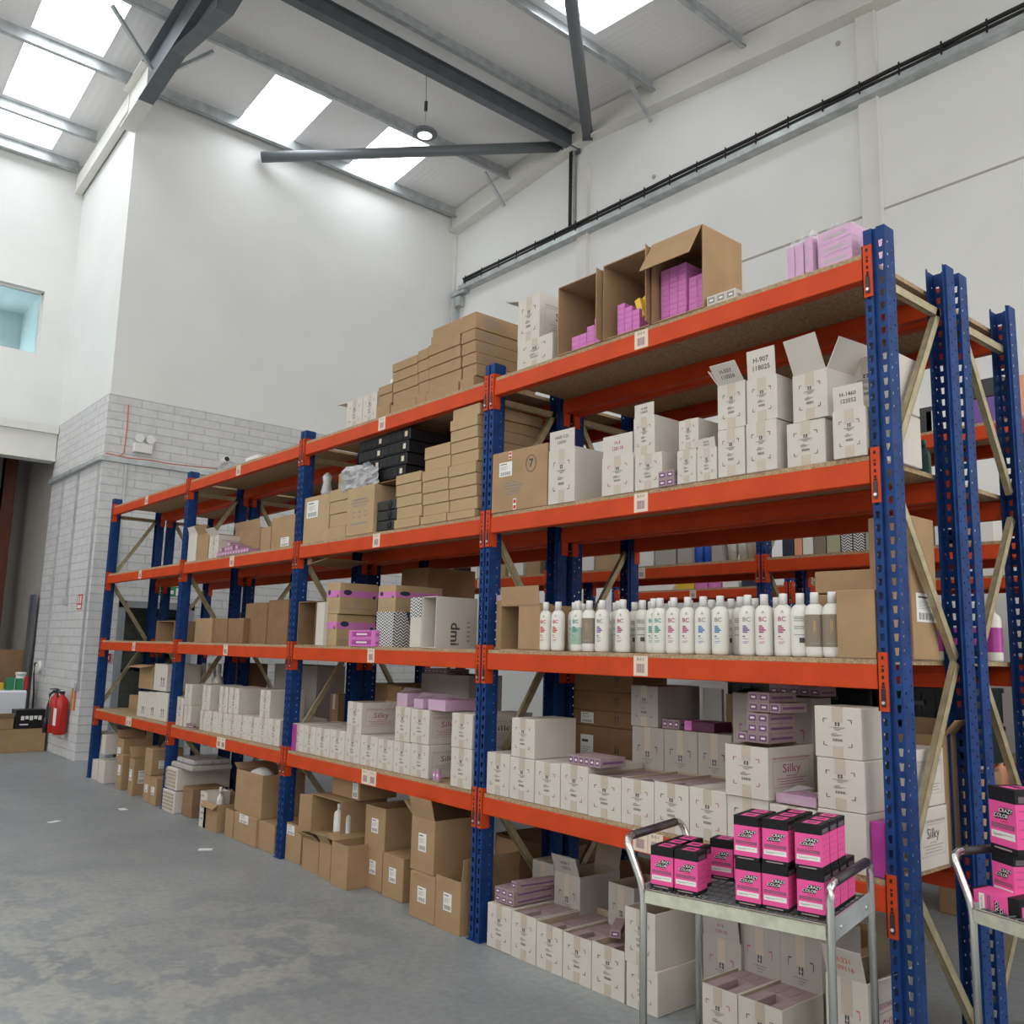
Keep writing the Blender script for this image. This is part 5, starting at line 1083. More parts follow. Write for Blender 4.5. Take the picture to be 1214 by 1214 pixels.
# small boxes on the floor row
stack(-2.235, .04, .223, 3, 1, 2, .05, .30, .036, 'mauve', 'purple', 'small purple-ended box piled on the first floor carton', 'small boxes on the first floor carton')
stack(-2.15, .08, .297, 1, 1, 1, .05, .26, .036, 'mauve', 'purple', 'topmost small box of the pile on the first floor carton', 'small boxes on the first floor carton', -8)
stack(-1.78, .435, .0, 3, 1, [7, 7, 7], .055, .10, .04, 'mauve', 'purple', 'small box in the standing row before the leaning-flap carton', 'standing small boxes behind the floor row')
stack(-1.46, .10, .215, 1, 1, 1, .05, .20, .036, 'mauve', 'purple', 'lone small purple-ended box lying across the floor row', 'lone small box', 35)
# second bay goods
stack(-4.600, .025, .764, 3, 1, 1, .020, .30, .19, 'magenta', None, 'thin upright magenta box right beside the second blue upright', 'upright magenta boxes')
bundle(-3.27, .06, 1.158, .11, .30, .085, 4, 'tall pink wrapped stack, leftmost on the upper white cartons')
bundle(-3.05, .04, 1.165, .09, .30, .055, 3, 'low pink wrapped stack in the middle of the upper white cartons')
bundle(-2.90, .04, 1.165, .17, .30, .06, 1, 'pink wrapped pack under crumpled film near the upright', mt='pink')
bundle(-4.00, .30, 1.0 + .0, .12, .2, .07, 2, 'shaded pink stack at the back behind the Silky carton')
stack(-3.90, .70, 1.35, 6, 1, 1, .045, .2, .035, 'mauve', 'purple', 'small shaded box on the large white carton under the beam', 'shaded boxes under the second bay beam')
stack(-3.81, -.002, 1.531, 1, 1, 2, .34, .028, .053, 'pink', 'magenta', 'flat bright pink box in the pair before the printed cartons', 'two flat pink boxes')
stack(-2.80, .015, .764, 2, 1, 1, .03, .02, .075, 'mauve', 'pink', 'tiny upright pink box before the gap in the front row', 'two tiny pink boxes')
# black wrapped cases
for i in range(4):
    for j in range(2):
        t = thing('black_case', '%s black drawer case in the %s column of the wrapped stack' % (['lowest', 'second lowest', 'second highest', 'topmost'][i], ['left', 'right'][j]), 'case', (-3.93 + j * .32 + i * .015, .06, 2.652 + i * .082), 0, 'black cases in the film wrapped stack')
        if 2.655 + i * .082 > 2.9: pass
        MB().box(0, .31, 0, .35, 0, .078, 'blkp', bev=.004).build('body', t)
        f = MB(); 
        for q in range(4): f.box(.006 + q * .076, .078 + q * .076, -.006, 0, .008, .07, 'blk', bev=.002)
        f.build('drawer_front', t); MB().box(.26, .29, -.0075, -.006, .02, .055, 'cream').build('label', t)
f = MB()
rr = random.Random(3)
n = 9; gg = [[None] * n for _ in range(n)]
for i in range(n):
    for j in range(n): gg[i][j] = f.bm.verts.new((-4.06 + i * .062 + rr.uniform(-.012, .012), .045 - rr.uniform(0, .035), 2.62 + j * .022 + rr.uniform(-.008, .008)))
for i in range(n - 1):
    for j in range(n - 1):
        if i + j < 13: q = f.bm.faces.new([gg[i][j], gg[i + 1][j], gg[i + 1][j + 1], gg[i][j + 1]]); q.material_index = f.mi('film')
o = f.build('stretch_film'); m = o.modifiers.new('s', 'SOLIDIFY'); m.thickness = .002; tag(o, 'crinkled clear stretch film bunched over the left black cases', 'film')
for i in range(3):
    t = thing('speaker', '%s black speaker box in the open shaded carton' % ['lowest', 'middle', 'topmost'][i], 'speaker', (-3.555, .02, 2.297 + i * .068), 0, 'black speakers')
    MB().box(0, .23, 0, .3, 0, .064, 'blkp', bev=.004).build('body', t)
    MB().lathe([(.026, 0), (.022, .004), (.008, .001)], 'blk', 16, Matrix.Translation((.16, -.001, .032)) @ Matrix.Rotation(R(90), 4, 'X')).build('cone', t)
tag(MB().box(-4.62, -4.32, .05, .40, 0, .008, 'kraftd').box(-4.62, -4.55, .05, .40, .008, .05, 'kraftd').build('torn_lid', None, (.03, 0, 2.612), (0, R(-6), 0)), 'torn brown lid lying on the carton with pasted note', 'lid')
carton(-4.25, -3.98, .10, .40, 2.672, 2.80, 'small tilted brown carton on top of the small flat stack', None, {'col': 'p'})
tag(MB().lathe([(.03, 0), (.045, .05), (.03, .12), (.038, .17), (.01, .20)], 'film', 9, Matrix.Translation((-4.42, .10, 2.63))).build('film_bunch'), 'twisted bunch of clear film standing on the torn lid', 'film')
tag(MB().box(-2.98, -2.70, .06, .40, 3.543, 3.549, 'paper').build('white_sheet', None, (0, 0, 0)), 'white sheet lying on top of the tallest flat cartons', 'sheet')
tag(MB().lathe([(.02, 0), (.06, .015), (.05, .05), (.015, .07)], 'paper', 10, Matrix.Translation((-3.55, .14, 3.325)), 1.3).build('white_cloth'), 'crumpled white paper on the short flat carton column, top shelf', 'paper')
tag(MB().box(-6.2, -5.5, .12, .5, 3.091, 3.105, 'kraft2').box(-6.1, -5.6, .15, .45, 3.105, 3.14, 'kraft2').box(-5.95, -5.7, .1, .4, 3.14, 3.17, 'paper').build('flat_card'), 'thin flat cardboard sheets lying on the third bay\'s top shelf', 'cardboard')
# bottles in the brown carton and on the floor
carton(-4.27, -3.86, .04, .40, .235, .50, 'open brown carton holding two white bottles under the beam', "brown cartons on the floor under the second bay", {'col': 'k', 'op': 'front', 'fl': {'l': (50, .09)}})
carton(-4.17, -3.80, .14, .44, .502, .645, 'closed brown carton lying on top of the bottle carton', "brown cartons on the floor under the second bay", {'col': 'k', 'ex': (('L', .85, .5, .2, .85),)})
for i, x in enumerate((-4.36, -4.26)):
    lbottle(x + .37, .10, .242, .034, .225, 'bottle', 'cap', ['left', 'right'][i] + ' big white bottle with pink label band inside open floor carton', 'big white bottles in the floor carton', band='cap')
lbottle(-5.93, .08, .01, .03, .32, 'bottle', 'cap', 'white bottle rising from the narrow white printed carton', 'white floor bottle')
tag(MB().lathe([(.03, 0), (.10, .03), (.09, .10), (.03, .13)], 'paper', 10, Matrix.Translation((-5.33, .16, .42)), 1.2).build('white_cloth'), 'white bag bulging inside the tall ragged-flapped carton', 'bag')
# third bay shelf goods
stack(-6.20, .0, 2.289, 12, 1, [1, 2, 1, 2, 3, 2, 1, 2, 1, 1, 1, 1], .055, .12, .038, 'mauve', 'pink', 'tiny pink and white box in the loose row, third bay', 'tiny boxes on the third bay\'s third shelf')
stack(-6.60, .0, .764, 3, 1, 1, .05, .03, .045, 'mauve', 'plum', 'tiny box before the lower white cartons, third bay', 'tiny boxes on the third bay\'s bottom shelf')
for i in range(4): lbottle(-7.45 + i * .13, .46, .764, .055, .56, 'bottle', 'cap', 'big white jug behind the upper row, %s of four' % ORDN[i] if False else ['leftmost', 'second', 'third', 'rightmost'][i] + ' tall white jug behind the third bay\'s upper carton row', 'tall white jugs')
for i in range(2):
    t = thing('ribbed_tray_pack', ['lower', 'upper'][i] + ' white pack of ribbed trays on the floor beside the far upright', 'tray pack', (-7.02, -.01 if i == 0 else 0, .0 + i * .20), 0, 'white packs of ribbed trays')
    w = .30
    MB().box(0, w, 0, .5 if i else .3, 0, .19, 'white', bev=.004).build('body', t)
    f = MB()
    for a in range(5): f.box(.02, w - .03, -.006, -.001, .025 + a * .032, .042 + a * .032, 'whitei')
    f.build('tray_edges', t)
tag(MB().box(-6.95, -6.45, .02, .40, .395, .44, 'grey_card', bev=.01).box(-6.90, -6.5, .05, .40, .44, .485, 'film', bev=.012).build('film_rolls'), 'grey wrapped flat bundle lying on the ribbed tray packs', 'bundle')
# ------------------------------------------------------------------ stock in the rack behind and across the aisle
GK = 'brown cartons in the rack behind'
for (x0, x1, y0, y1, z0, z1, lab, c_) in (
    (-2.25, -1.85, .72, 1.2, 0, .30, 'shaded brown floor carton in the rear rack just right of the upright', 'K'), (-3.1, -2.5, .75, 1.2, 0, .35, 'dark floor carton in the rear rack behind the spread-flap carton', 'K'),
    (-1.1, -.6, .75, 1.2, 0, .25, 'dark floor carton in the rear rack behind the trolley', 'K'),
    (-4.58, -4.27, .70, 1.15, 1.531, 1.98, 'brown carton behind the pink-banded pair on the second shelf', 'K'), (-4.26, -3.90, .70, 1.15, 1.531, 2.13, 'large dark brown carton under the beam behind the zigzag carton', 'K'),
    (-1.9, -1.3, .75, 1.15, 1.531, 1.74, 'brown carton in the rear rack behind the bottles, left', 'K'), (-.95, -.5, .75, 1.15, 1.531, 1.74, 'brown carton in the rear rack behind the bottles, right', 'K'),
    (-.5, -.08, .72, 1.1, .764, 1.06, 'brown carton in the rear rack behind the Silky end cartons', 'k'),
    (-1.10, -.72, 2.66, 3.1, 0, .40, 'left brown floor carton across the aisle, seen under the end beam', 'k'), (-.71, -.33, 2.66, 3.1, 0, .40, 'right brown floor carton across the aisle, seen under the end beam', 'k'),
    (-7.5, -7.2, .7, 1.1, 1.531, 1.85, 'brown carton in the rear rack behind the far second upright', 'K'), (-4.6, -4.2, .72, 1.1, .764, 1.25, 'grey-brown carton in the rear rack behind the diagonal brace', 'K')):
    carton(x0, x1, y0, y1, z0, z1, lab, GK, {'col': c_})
for i in range(3):
    for j in range(4):
        t = thing('crate', 'dark green plastic crate in the %s column, %s of four high, behind the end frame' % (['left', 'middle', 'right'][i], ['lowest', 'second', 'third', 'topmost'][j]), 'crate', (-1.25 + i * .40, .74, 1.06 + .002 + j * .098 if i == 9 else .765 + j * .165), 0, 'dark green crates')
        b = MB(); b.box(0, .38, 0, .4, 0, .155, 'crate', bev=.006).box(-.004, .384, -.006, .404, .135, .155, 'crate')
        for q in range(6): b.box(.02 + q * .06, .026 + q * .06, -.004, 0, .01, .13, 'crate')
        b.build('body', t) if not (i == 2 and j < 2) else None
        if i == 2 and j < 2: bpy.data.objects.remove(t); continue
        MB().box(.16, .22, -.008, -.004, .08, .10, 'galvd').build('handle', t)
# teal bottles third shelf rear rack
for i in range(9): lbottle(-.62 + i * .068, .80 + (i % 2) * .1, 2.289, .03, .22, 'teal', 'teal' if i != 5 else 'cap', 'teal bottle standing in the rear rack beside the end frame, third shelf', 'teal bottles in the rear rack', sy=.8)
lbottle(-.33, .72, 2.289, .04, .20, 'blue2', 'navy', 'dark blue bottle among the teal ones in the rear rack', 'dark blue bottle')
for i in range(5): 
    lbottle(-.40 + i * .082, 1.08, 1.531, .038, .27, 'bottle', 'cap', 'white and magenta banded bottle in the rear rack, second shelf', 'magenta banded bottles', band='magenta')
# across the aisle: level 3 row of small goods
A = 'goods on the orange shelf across the aisle'
def goods(x, w, h, m, lab, nm='product_box', y=2.62, z=2.26, d=.12, cat='product box'):
    tag(MB().box(x, x + w, y, y + d, z + .001, z + h, m, bev=.003).build(nm), lab, cat, A)
gx = [(-2.12, .09, .18, 'navy', 'dark boxed item'), (-2.02, .06, .16, 'peach', 'peach slim box'), (-1.95, .08, .15, 'paper', 'white slim box'), (-1.86, .09, .15, 'taupe', 'grey-brown slim box'), (-1.76, .10, .16, 'olive', 'pale olive box'),
      (-1.65, .08, .15, 'zigzag', 'zigzag box with blue top'), (-1.56, .08, .15, 'zigzag', 'zigzag box with violet top'), (-1.47, .10, .16, 'grey_card', 'grey striped box'), (-1.36, .12, .16, 'navy', 'black box with blue lines'), (-1.23, .10, .17, 'navy', 'dark blue ribbed box'),
      (-1.12, .11, .18, 'mint', 'pale mint box'), (-1.0, .17, .18, 'paper', 'white box with scribbled mark')]
for i, (x, w, h, m, n_) in enumerate(gx): goods(x, w, h, m, '%s right of the blue upright across the aisle' % n_)
goods(-1.645, .07, .03, 'blue2', 'small blue lid box on the first zigzag box', z=2.411); goods(-1.555, .07, .03, 'inkp', 'small violet lid box on the second zigzag box', z=2.411)
gx = [(-3.62, .26, .16, 'paper', 'bright white box'), (-3.34, .22, .15, 'grey_card', 'grey box beside the bright white one'), (-3.10, .14, .16, 'grey_card', 'narrow grey box left of the blue tubs'), (-2.76, .10, .17, 'grey_card', 'grey box right of the blue tubs')]
for x, w, h, m, n_ in gx: goods(x, w, h, m, '%s on the shelf across the aisle' % n_)
for i, x in enumerate((-2.93, -2.83)): lbottle(x, 2.70, 2.26, .045, .19, 'blue2', 'blue2', ['left', 'right'][i] + ' bright blue tub across the aisle', A, 'tub', .9, cat='tub')
for i, x in enumerate((-2.60, -2.5, -2.42, -2.36)):
    tag(MB().lathe([(.035, 0), (.052, .15), (.055, .16)], 'cap' if i < 2 else 'cream', 16, Matrix.Translation((x, 2.69, 2.261))).build('paper_cup'), ['leftmost', 'second', 'third', 'rightmost'][i] + ' tall white stacked cup beside the blue upright across aisle', 'cup', A)
gx = [(-4.60, .30, .15, 'kraft', 'brown box left of the white brace, first'), (-4.28, .22, .15, 'paper', 'white label-fronted box among brown ones'), (-4.04, .34, .15, 'kraft2', 'long kraft box across the aisle'), (-4.98, .2, .14, 'kraft', 'small brown box left of the post'), (-5.25, .22, .15, 'paper', 'white box far left across aisle'), (-5.6, .3, .16, 'kraft2', 'kraft box behind the left diagonal brace'),
      (-6.55, .34, .15, 'paper', 'leftmost white box on the shelf across'), (-6.18, .14, .14, 'blk', 'black small box, first'), (-6.03, .14, .14, 'blk', 'black small box, second'), (-5.87, .12, .14, 'paper', 'white slim box with blue corner'), (-5.74, .12, .14, 'paper', 'white slim box next to kraft')]
for x, w, h, m, n_ in gx: goods(x, w, h, m, '%s, level three shelf' % n_)
# farthest rack, level three goods
for i, (x, w, m) in enumerate(((-5.4, .5, 'paper'), (-4.85, .25, 'yellow'), (-4.58, .16, 'pink'), (-4.40, .16, 'pink'), (-4.22, .2, 'paper'), (-3.98, .3, 'navy'), (-3.1, .3, 'paper'), (-2.2, .4, 'navy'), (-1.6, .3, 'paper'))):
    goods(x, w, .07, m, ['long white', 'yellow', 'first pink', 'second pink', 'short white', 'dark', 'pale', 'black', 'white'][i] + ' low box on the farthest rack', y=4.74, z=2.24)
# right-hand end of the rack across the aisle
for i, (x, z, h, m, n_) in enumerate(((-.78, 3.01, .16, 'inkp', 'lower violet and black foil pack'), (-.78, 3.172, .12, 'blkp', 'upper violet and black foil pack'), (-1.02, 3.01, .14, 'paper', 'white box beside the foil packs'), (-.52, 3.01, .26, 'peach', 'peach box beside the foil packs'), (-1.22, 3.01, .17, 'blkp', 'black brush-like item'), (-1.6, 3.01, .14, 'paper', 'wide white box end'))):
    goods(x, .24 if i != 3 else .12, h, m, '%s, top shelf across the aisle' % n_, z=z, d=.2)
for i, (x, m) in enumerate(((-.80, 'bottle'), (-.70, 'peach'), (-.58, 'red'), (-.9, 'peach'))):
    lbottle(x, 2.68, .76, .035, .20 + .03 * (i == 0), m, 'cap' if i != 2 else 'gold', ['slim white pump bottle', 'orange labelled bottle', 'red bottle with gold cap', 'peach bottle'][i] + ' on the low orange shelf at the right edge', 'bottles at the right edge')
goods(-1.1, .2, .22, 'kraft', 'small brown box at the right edge, low shelf across the aisle', z=.76)
goods(-.95, .18, .1, 'kraft2', 'kraft box beside a white folded one, across the aisle', z=2.26); goods(-.76, .12, .14, 'paper', 'white folded box near the rear upright across the aisle', z=2.26)

# ------------------------------------------------------------------ things on the end wall and left corner
def onwall(name, mb, lab, cat, g=None): return tag(mb.build(name), lab, cat, g)
X0 = XE + .0006
t = thing('exit_sign', 'green emergency exit sign above the grey doorway', 'exit sign', (X0, 1.06, 2.13))
MB().box(0, .03, 0, .42, 0, .17, 'paper').build('housing', t); b = MB(); b.box(.03, .032, .015, .405, .015, .155, 'green')
b.quad([(.0326, .06, .085), (.0326, .10, .05), (.0326, .10, .12)], 'paper'); b.box(.032, .0328, .10, .17, .077, .093, 'paper'); b.box(.032, .0328, .28, .37, .03, .135, 'paper'); b.box(.032, .0328, .20, .25, .05, .10, 'paper'); b.build('sign_face', t)
t = thing('emergency_light', 'white twin-spot emergency light on the painted block wall', 'emergency light', (X0, .60, 4.07))
MB().box(0, .10, 0, .24, 0, .13, 'paper', bev=.006).build('body', t)
for i, yy in enumerate((.05, .20)):
    h_ = MB(); h_.lathe([(.03, 0), (.06, .03), (.062, .07)], 'galv', 18, Matrix.Translation((.05, yy, .19)) @ Matrix.Rotation(R(90), 4, 'Y')).lathe([(.0618, .0702), (.0618, .072)], 'paper', 18, Matrix.Translation((.05, yy, .19)) @ Matrix.Rotation(R(90), 4, 'Y')).box(.04, .06, yy - .01, yy + .01, .12, .15, 'paper'); h_.build('spot_head', t)
t = thing('security_camera', 'small white bullet camera on the block wall above the rack', 'camera', (X0, 1.86, 4.10))
MB().box(0, .05, -.04, .04, -.04, .04, 'paper', bev=.006).build('mount', t); MB().lathe([(.045, 0), (.05, .02), (.05, .16), (.042, .165)], 'paper', 18, Matrix.Translation((.03, 0, .02)) @ Matrix.Rotation(R(80), 4, 'Y') @ Matrix.Rotation(R(0), 4, 'X')).build('housing', t)
MB().lathe([(.038, 0), (.03, .006)], 'blkp', 16, Matrix.Translation((.03, 0, .02)) @ Matrix.Rotation(R(80), 4, 'Y') @ Matrix.Translation((0, 0, .165))).build('lens', t)
tag(MB().tube([(X0 + .008, .50, 4.72), (X0 + .008, .51, 4.4), (X0 + .008, .50, 4.05), (X0 + .008, .45, 3.99)], .007, 'inko', 6).build('red_cable'), 'thin red cable hanging down the block wall', 'cable')
tag(MB().tube([(X0 + .03, .26, 4.0), (X0 + .008, .6, 3.985), (X0 + .008, .86, 4.0), (X0 + .008, 1.1, 3.99), (X0 + .008, 1.8, 4.02)], .006, 'inko', 6).build('orange_cable'), 'thin orange cable running along the trunking to the camera', 'cable')
t = thing('wall_trunking', 'grey horizontal steel trunking wrapping round the block wall corner', 'trunking', (X0, YL, 3.93))
MB().box(0, .06, .0005, 5.6, -.03, .03, 'galv').build('length', t); MB().box(-2.6, .06, -.062, -.001, -.03, .03, 'galv').build('length', t)
for i, (yy, zz) in enumerate(((.52, 1.0), (1.45, 2.3), (2.3, 1.0), (3.2, 1.0), (4.2, 1.0))):
    tag(MB().box(X0, X0 + .025, yy, yy + .03, zz if i else 2.1, 3.895, 'galv').build('conduit'), 'vertical grey conduit on the end wall, %s from the corner' % ['first', 'second', 'third', 'fourth', 'fifth'][i], 'conduit', 'conduits on the block wall')
for i, (xx, zz) in enumerate(((-10.98, .98), (-11.95, 2.1), (-12.75, 1.1))):
    t = thing('conduit', ['grey conduit nearest the corner above the extinguishers', 'short grey conduit ending in a round switch', 'grey conduit farthest from the corner'][i] + ' on the block pier', 'conduit', (xx, YL - .001, zz), 0, 'conduits on the block wall')
    MB().box(-.013, .013, -.028, 0, 0, 3.895 - zz, 'galv').build('pipe', t); MB().box(-.045, .045, -.05, 0, -.10, 0, 'galv', bev=.005).build('socket_box', t)
for i, m_ in enumerate(('inko', 'gold')): tag(MB().box(-11.10 - i * .13, -11.07 - i * .13, YL - .02, YL - .001, .62, .92 - .02 * i, m_).build('cable_clip_strip'), ['orange', 'yellowish'][i] + ' short pipe above the fire extinguishers', 'pipe')
t = thing('fire_notice', 'small red and white fire notice on the block pier', 'sign', (-11.42, YL - .001, 1.93))
MB().box(0, .21, -.006, 0, 0, .20, 'inkr').build('plate', t); b = MB(); b.rect(.02, .19, .015, .06, 'paper', -.0065); b.rect(.03, .08, .08, .18, 'paper', -.0065); b.rect(.12, .18, .08, .18, 'paper', -.0065); b.build('print', t)
t = thing('call_point', 'red break-glass call point beside the grey doorway', 'call point', (X0, .46, 1.25)); MB().box(0, .04, 0, .10, 0, .11, 'red', bev=.004).build('box', t); MB().box(.04, .042, .025, .075, .03, .08, 'paper').build('glass_face', t)
t = thing('wall_phone', 'round white dial socket with black cord on the pier', 'socket', (-13.05, YL - .001, 1.12)); MB().lathe([(.09, 0), (.085, .04)], 'paper', 20, Matrix.Rotation(R(90), 4, 'X')).build('dial', t); MB().tube([(-.05, -.03, .06), (-.14, -.05, .05), (-.16, -.04, -.1), (-.1, -.03, -.4), (-.05, -.03, -.8)], .012, 'rubber', 6).build('cord', t)
def ext(x, co2, lab):
    t = thing('fire_extinguisher', lab, 'fire extinguisher', (x, YL - .10, .30), 0, 'two red fire extinguishers')
    r_ = .085 if not co2 else .075; h_ = .50
    MB().lathe([(r_ * .8, 0), (r_, .02), (r_, h_ * .82), (r_ * .8, h_ * .92), (r_ * .3, h_), (.022, h_ + .03)], 'red', 22).build('cylinder', t)
    MB().box(-.02, .02, -.05, .02, h_ + .03, h_ + .055, 'blkp').box(-.012, .012, -.09, .02, h_ + .065, h_ + .078, 'blkp').lathe([(.03, h_ + .02), (.03, h_ + .05)], 'blkp', 12).build('valve', t)
    if co2: MB().tube([(0, -.03, h_ + .04), (-.08, -.06, h_), (-.09, -.07, .35), (-.07, -.085, .2), (-.06, -.09, .05)], .016, 'blkp', 8).lathe([(.03, 0), (.035, .16), (.02, .2)], 'blkp', 12, Matrix.Translation((-.05, -.09, 0))).build('hose', t)
    else: MB().tube([(0, -.03, h_ + .04), (-.07, -.04, h_ + .05), (-.10, -.03, h_ - .03), (-.095, -.02, .2)], .011, 'blkp', 8).build('hose', t); MB().lathe([(.035, h_ + .06), (.03, h_ + .075)], 'paper', 12).build('gauge', t)
    p = MB(); n = 8
    for k in range(n):
        a0, a1 = R(-130 + k * 80 / n), R(-130 + (k + 1) * 80 / n); rr_ = r_ + .001
        p.quad([(rr_ * math.cos(a0), rr_ * math.sin(a0), .12), (rr_ * math.cos(a1), rr_ * math.sin(a1), .12), (rr_ * math.cos(a1), rr_ * math.sin(a1), .34), (rr_ * math.cos(a0), rr_ * math.sin(a0), .34)], 'paper' if not co2 else 'ink')
    p.build('instruction_label', t)
    MB().box(-.03, .03, .06 if co2 else .07, .099, .25, .35, 'galvd').build('bracket', t)
ext(-11.62, True, 'left red extinguisher with black horn hose on the pier'); ext(-11.33, False, 'right red extinguisher with white instruction label on the pier')
# corner clutter
carton(-12.55, -12.2, -.75, .20, 0, .31, 'large brown carton on the floor left of the extinguishers', 'corner clutter', {'col': 'k', 'es': (('B', .35, .55, .4, .6),)})
t = thing('black_box', 'black carton with white lettering on the large brown carton', 'carton', (-12.5, -.19, .312)); MB().box(0, .28, 0, .39, 0, .25, 'blk', bev=.004).build('body', t); put_print('G', t, .2812, .19, .13, .30, .22, math.pi / 2)
carton(-12.50, -12.22, -.74, -.21, .312, .45, 'open brown carton end beside the black carton', 'corner clutter', {'col': 'k', 'op': 'top', 'fl': {'r': (50, .12)}})
t = thing('fridge', 'small white chest fridge behind the cartons in the left corner', 'fridge', (-13.3, -.9, 0)); MB().box(0, .62, 0, .92, 0, .80, 'fridge', bev=.015).build('cabinet', t); MB().box(.60, .66, .3, .91, .03, .79, 'fridge', bev=.012).build('door', t)
for i, (y, w, h, m, n_) in enumerate(((-.33, .09, .10, 'yellow', 'small yellow pot'), (-.22, .12, .17, 'green', 'green box'), (-.09, .09, .16, 'green', 'dark green tub'), (.015, .05, .18, 'red', 'red and white carton'))):
    tag(MB().box(-12.95, -12.85, y, y + w * .85, .802, .802 + h, m, bev=.006).build('product_box'), '%s on the white fridge' % n_, 'product box', 'goods on the fridge')
lbottle(-13.08, .0, .802, .07, .24, 'cap', 'cap', 'round white tub behind the boxes on the fridge', 'goods on the fridge', 'tub', .9, cat='tub')
carton(-14.3, -13.9, -.32, .25, .0, 1.35, 'tall worn brown carton in the corridor behind the fridge', 'corner clutter', {'col': 'K'})
tag(MB().box(-13.85, -13.6, .18, .22, 0, 2.2, 'galvd').build('dark_panel'), 'dark upright panel leaning in the corridor', 'panel')
tag(MB().lathe([(.2, 0), (.28, .1), (.2, .5), (.1, 1.1)], 'film', 11, Matrix.Translation((-14.2, -.75, 0))).build('wrapped_goods'), 'film wrapped goods at the left edge behind the fridge', 'wrapped goods')
# litter on the floor
for i, (x, y) in enumerate(((-7.2, -.30), (-5.2, -.32), (-6.9, -.95))): tag(MB().box(-.05, .05, -.03, .03, 0, .003, 'paper').build('paper_scrap', None, (x, y, .0005), (0, 0, i)), ['white scrap of paper on the floor before the third bay upright', 'white scrap of paper on the floor before the second bay', 'small white scrap of paper out on the open floor'][i], 'paper scrap')

# ------------------------------------------------------------------ hair colour boxes and trolleys
def colour_box():
    t = thing('hair_colour_box', 'x', 'hair colour box', (0, 0, 0), 0, 'pink and black hair colour boxes')
    w, d, h = .082, .075, .135
    b = MB(); b.box(0, w, 0, d, .012, h - .030, 'pinkh'); b.build('body', t)
    b = MB(); b.box(-.0004, w + .0004, -.0004, d + .0004, h - .030, h, 'blk', bev=.001); b.box(w * .25, w * .8, d * .15, d * .85, h, h + .0004, 'pinkh'); b.box(w * .35, w * .7, d * .4, d * .6, h, h + .0007, 'blk'); b.build('lid', t)
    b = MB(); b.box(-.0004, w + .0004, -.0004, d + .0004, 0, .012, 'blk'); b.rect(.012, w * .8, .004, .0075, 'mauve', -.0008); b.build('base_band', t)
    p = MB(); y = -.0005
    p.quad([(w * .40, y, h * .60), (w * .86, y, h * .605), (w * .90, y, h * .69), (w * .42, y, h * .69)], 'blk'); p.quad([(w * .20, y, h * .505), (w * .70, y, h * .51), (w * .74, y, h * .605), (w * .23, y, h * .60)], 'blk')
    p.text('CRAZY', w * .65, h * .645, .0125, 'paper', y - .001, .15, 0, 1, .012); p.text('COLOR', w * .47, h * .556, .0125, 'paper', y - .001, .15, 0, 1, .012)
    p.rect(w * .42, w * .70, h * .465, h * .48, 'inkr', y)
    p.rect(w * .08, w * .92, h * .36, h * .43, 'gband', y)
    for q in range(2): p.rect(w * .11, w * .88, h * (.375 + q * .027), h * (.385 + q * .027), 'pinkh', y - .0003)
    p.rect(w * .06, w * .94, h * .20, h * .31, 'paper', y); p.text('Capucine', w * .3, h * .255, .008, 'ink', y - .0003); p.rect(w * .5, w * .86, h * .26, h * .268, 'inkg', y - .0003)
    for q in range(4): p.quad([(w + .0005, d * .1, h * (.25 + q * .14)), (w + .0005, d * .8, h * (.25 + q * .14)), (w + .0005, d * .8, h * (.258 + q * .14)), (w + .0005, d * .1, h * (.258 + q * .14))], 'gband')
    p.quad([(w + .0006, d * .1, h * .80), (w + .0006, d * .85, h * .80), (w + .0006, d * .85, h * .9), (w + .0006, d * .1, h * .9)], 'gband')
    p.build('printed_label', t)
    return t
def tube_loop(pts, r, m, nm, t, rad=.05):
    # round the corners
    P = [Vector(p) for p in pts]; out = [P[0]]
    for i in range(1, len(P) - 1):
        a = P[i] + (P[i - 1] - P[i]).normalized() * rad; c_ = P[i] + (P[i + 1] - P[i]).normalized() * rad
        for k in range(6):
            s = k / 5; out.append((1 - s) ** 2 * a + 2 * s * (1 - s) * P[i] + s * s * c_)
    out.append(P[-1]); MB().tube(out, r, m, 12).build(nm, t)
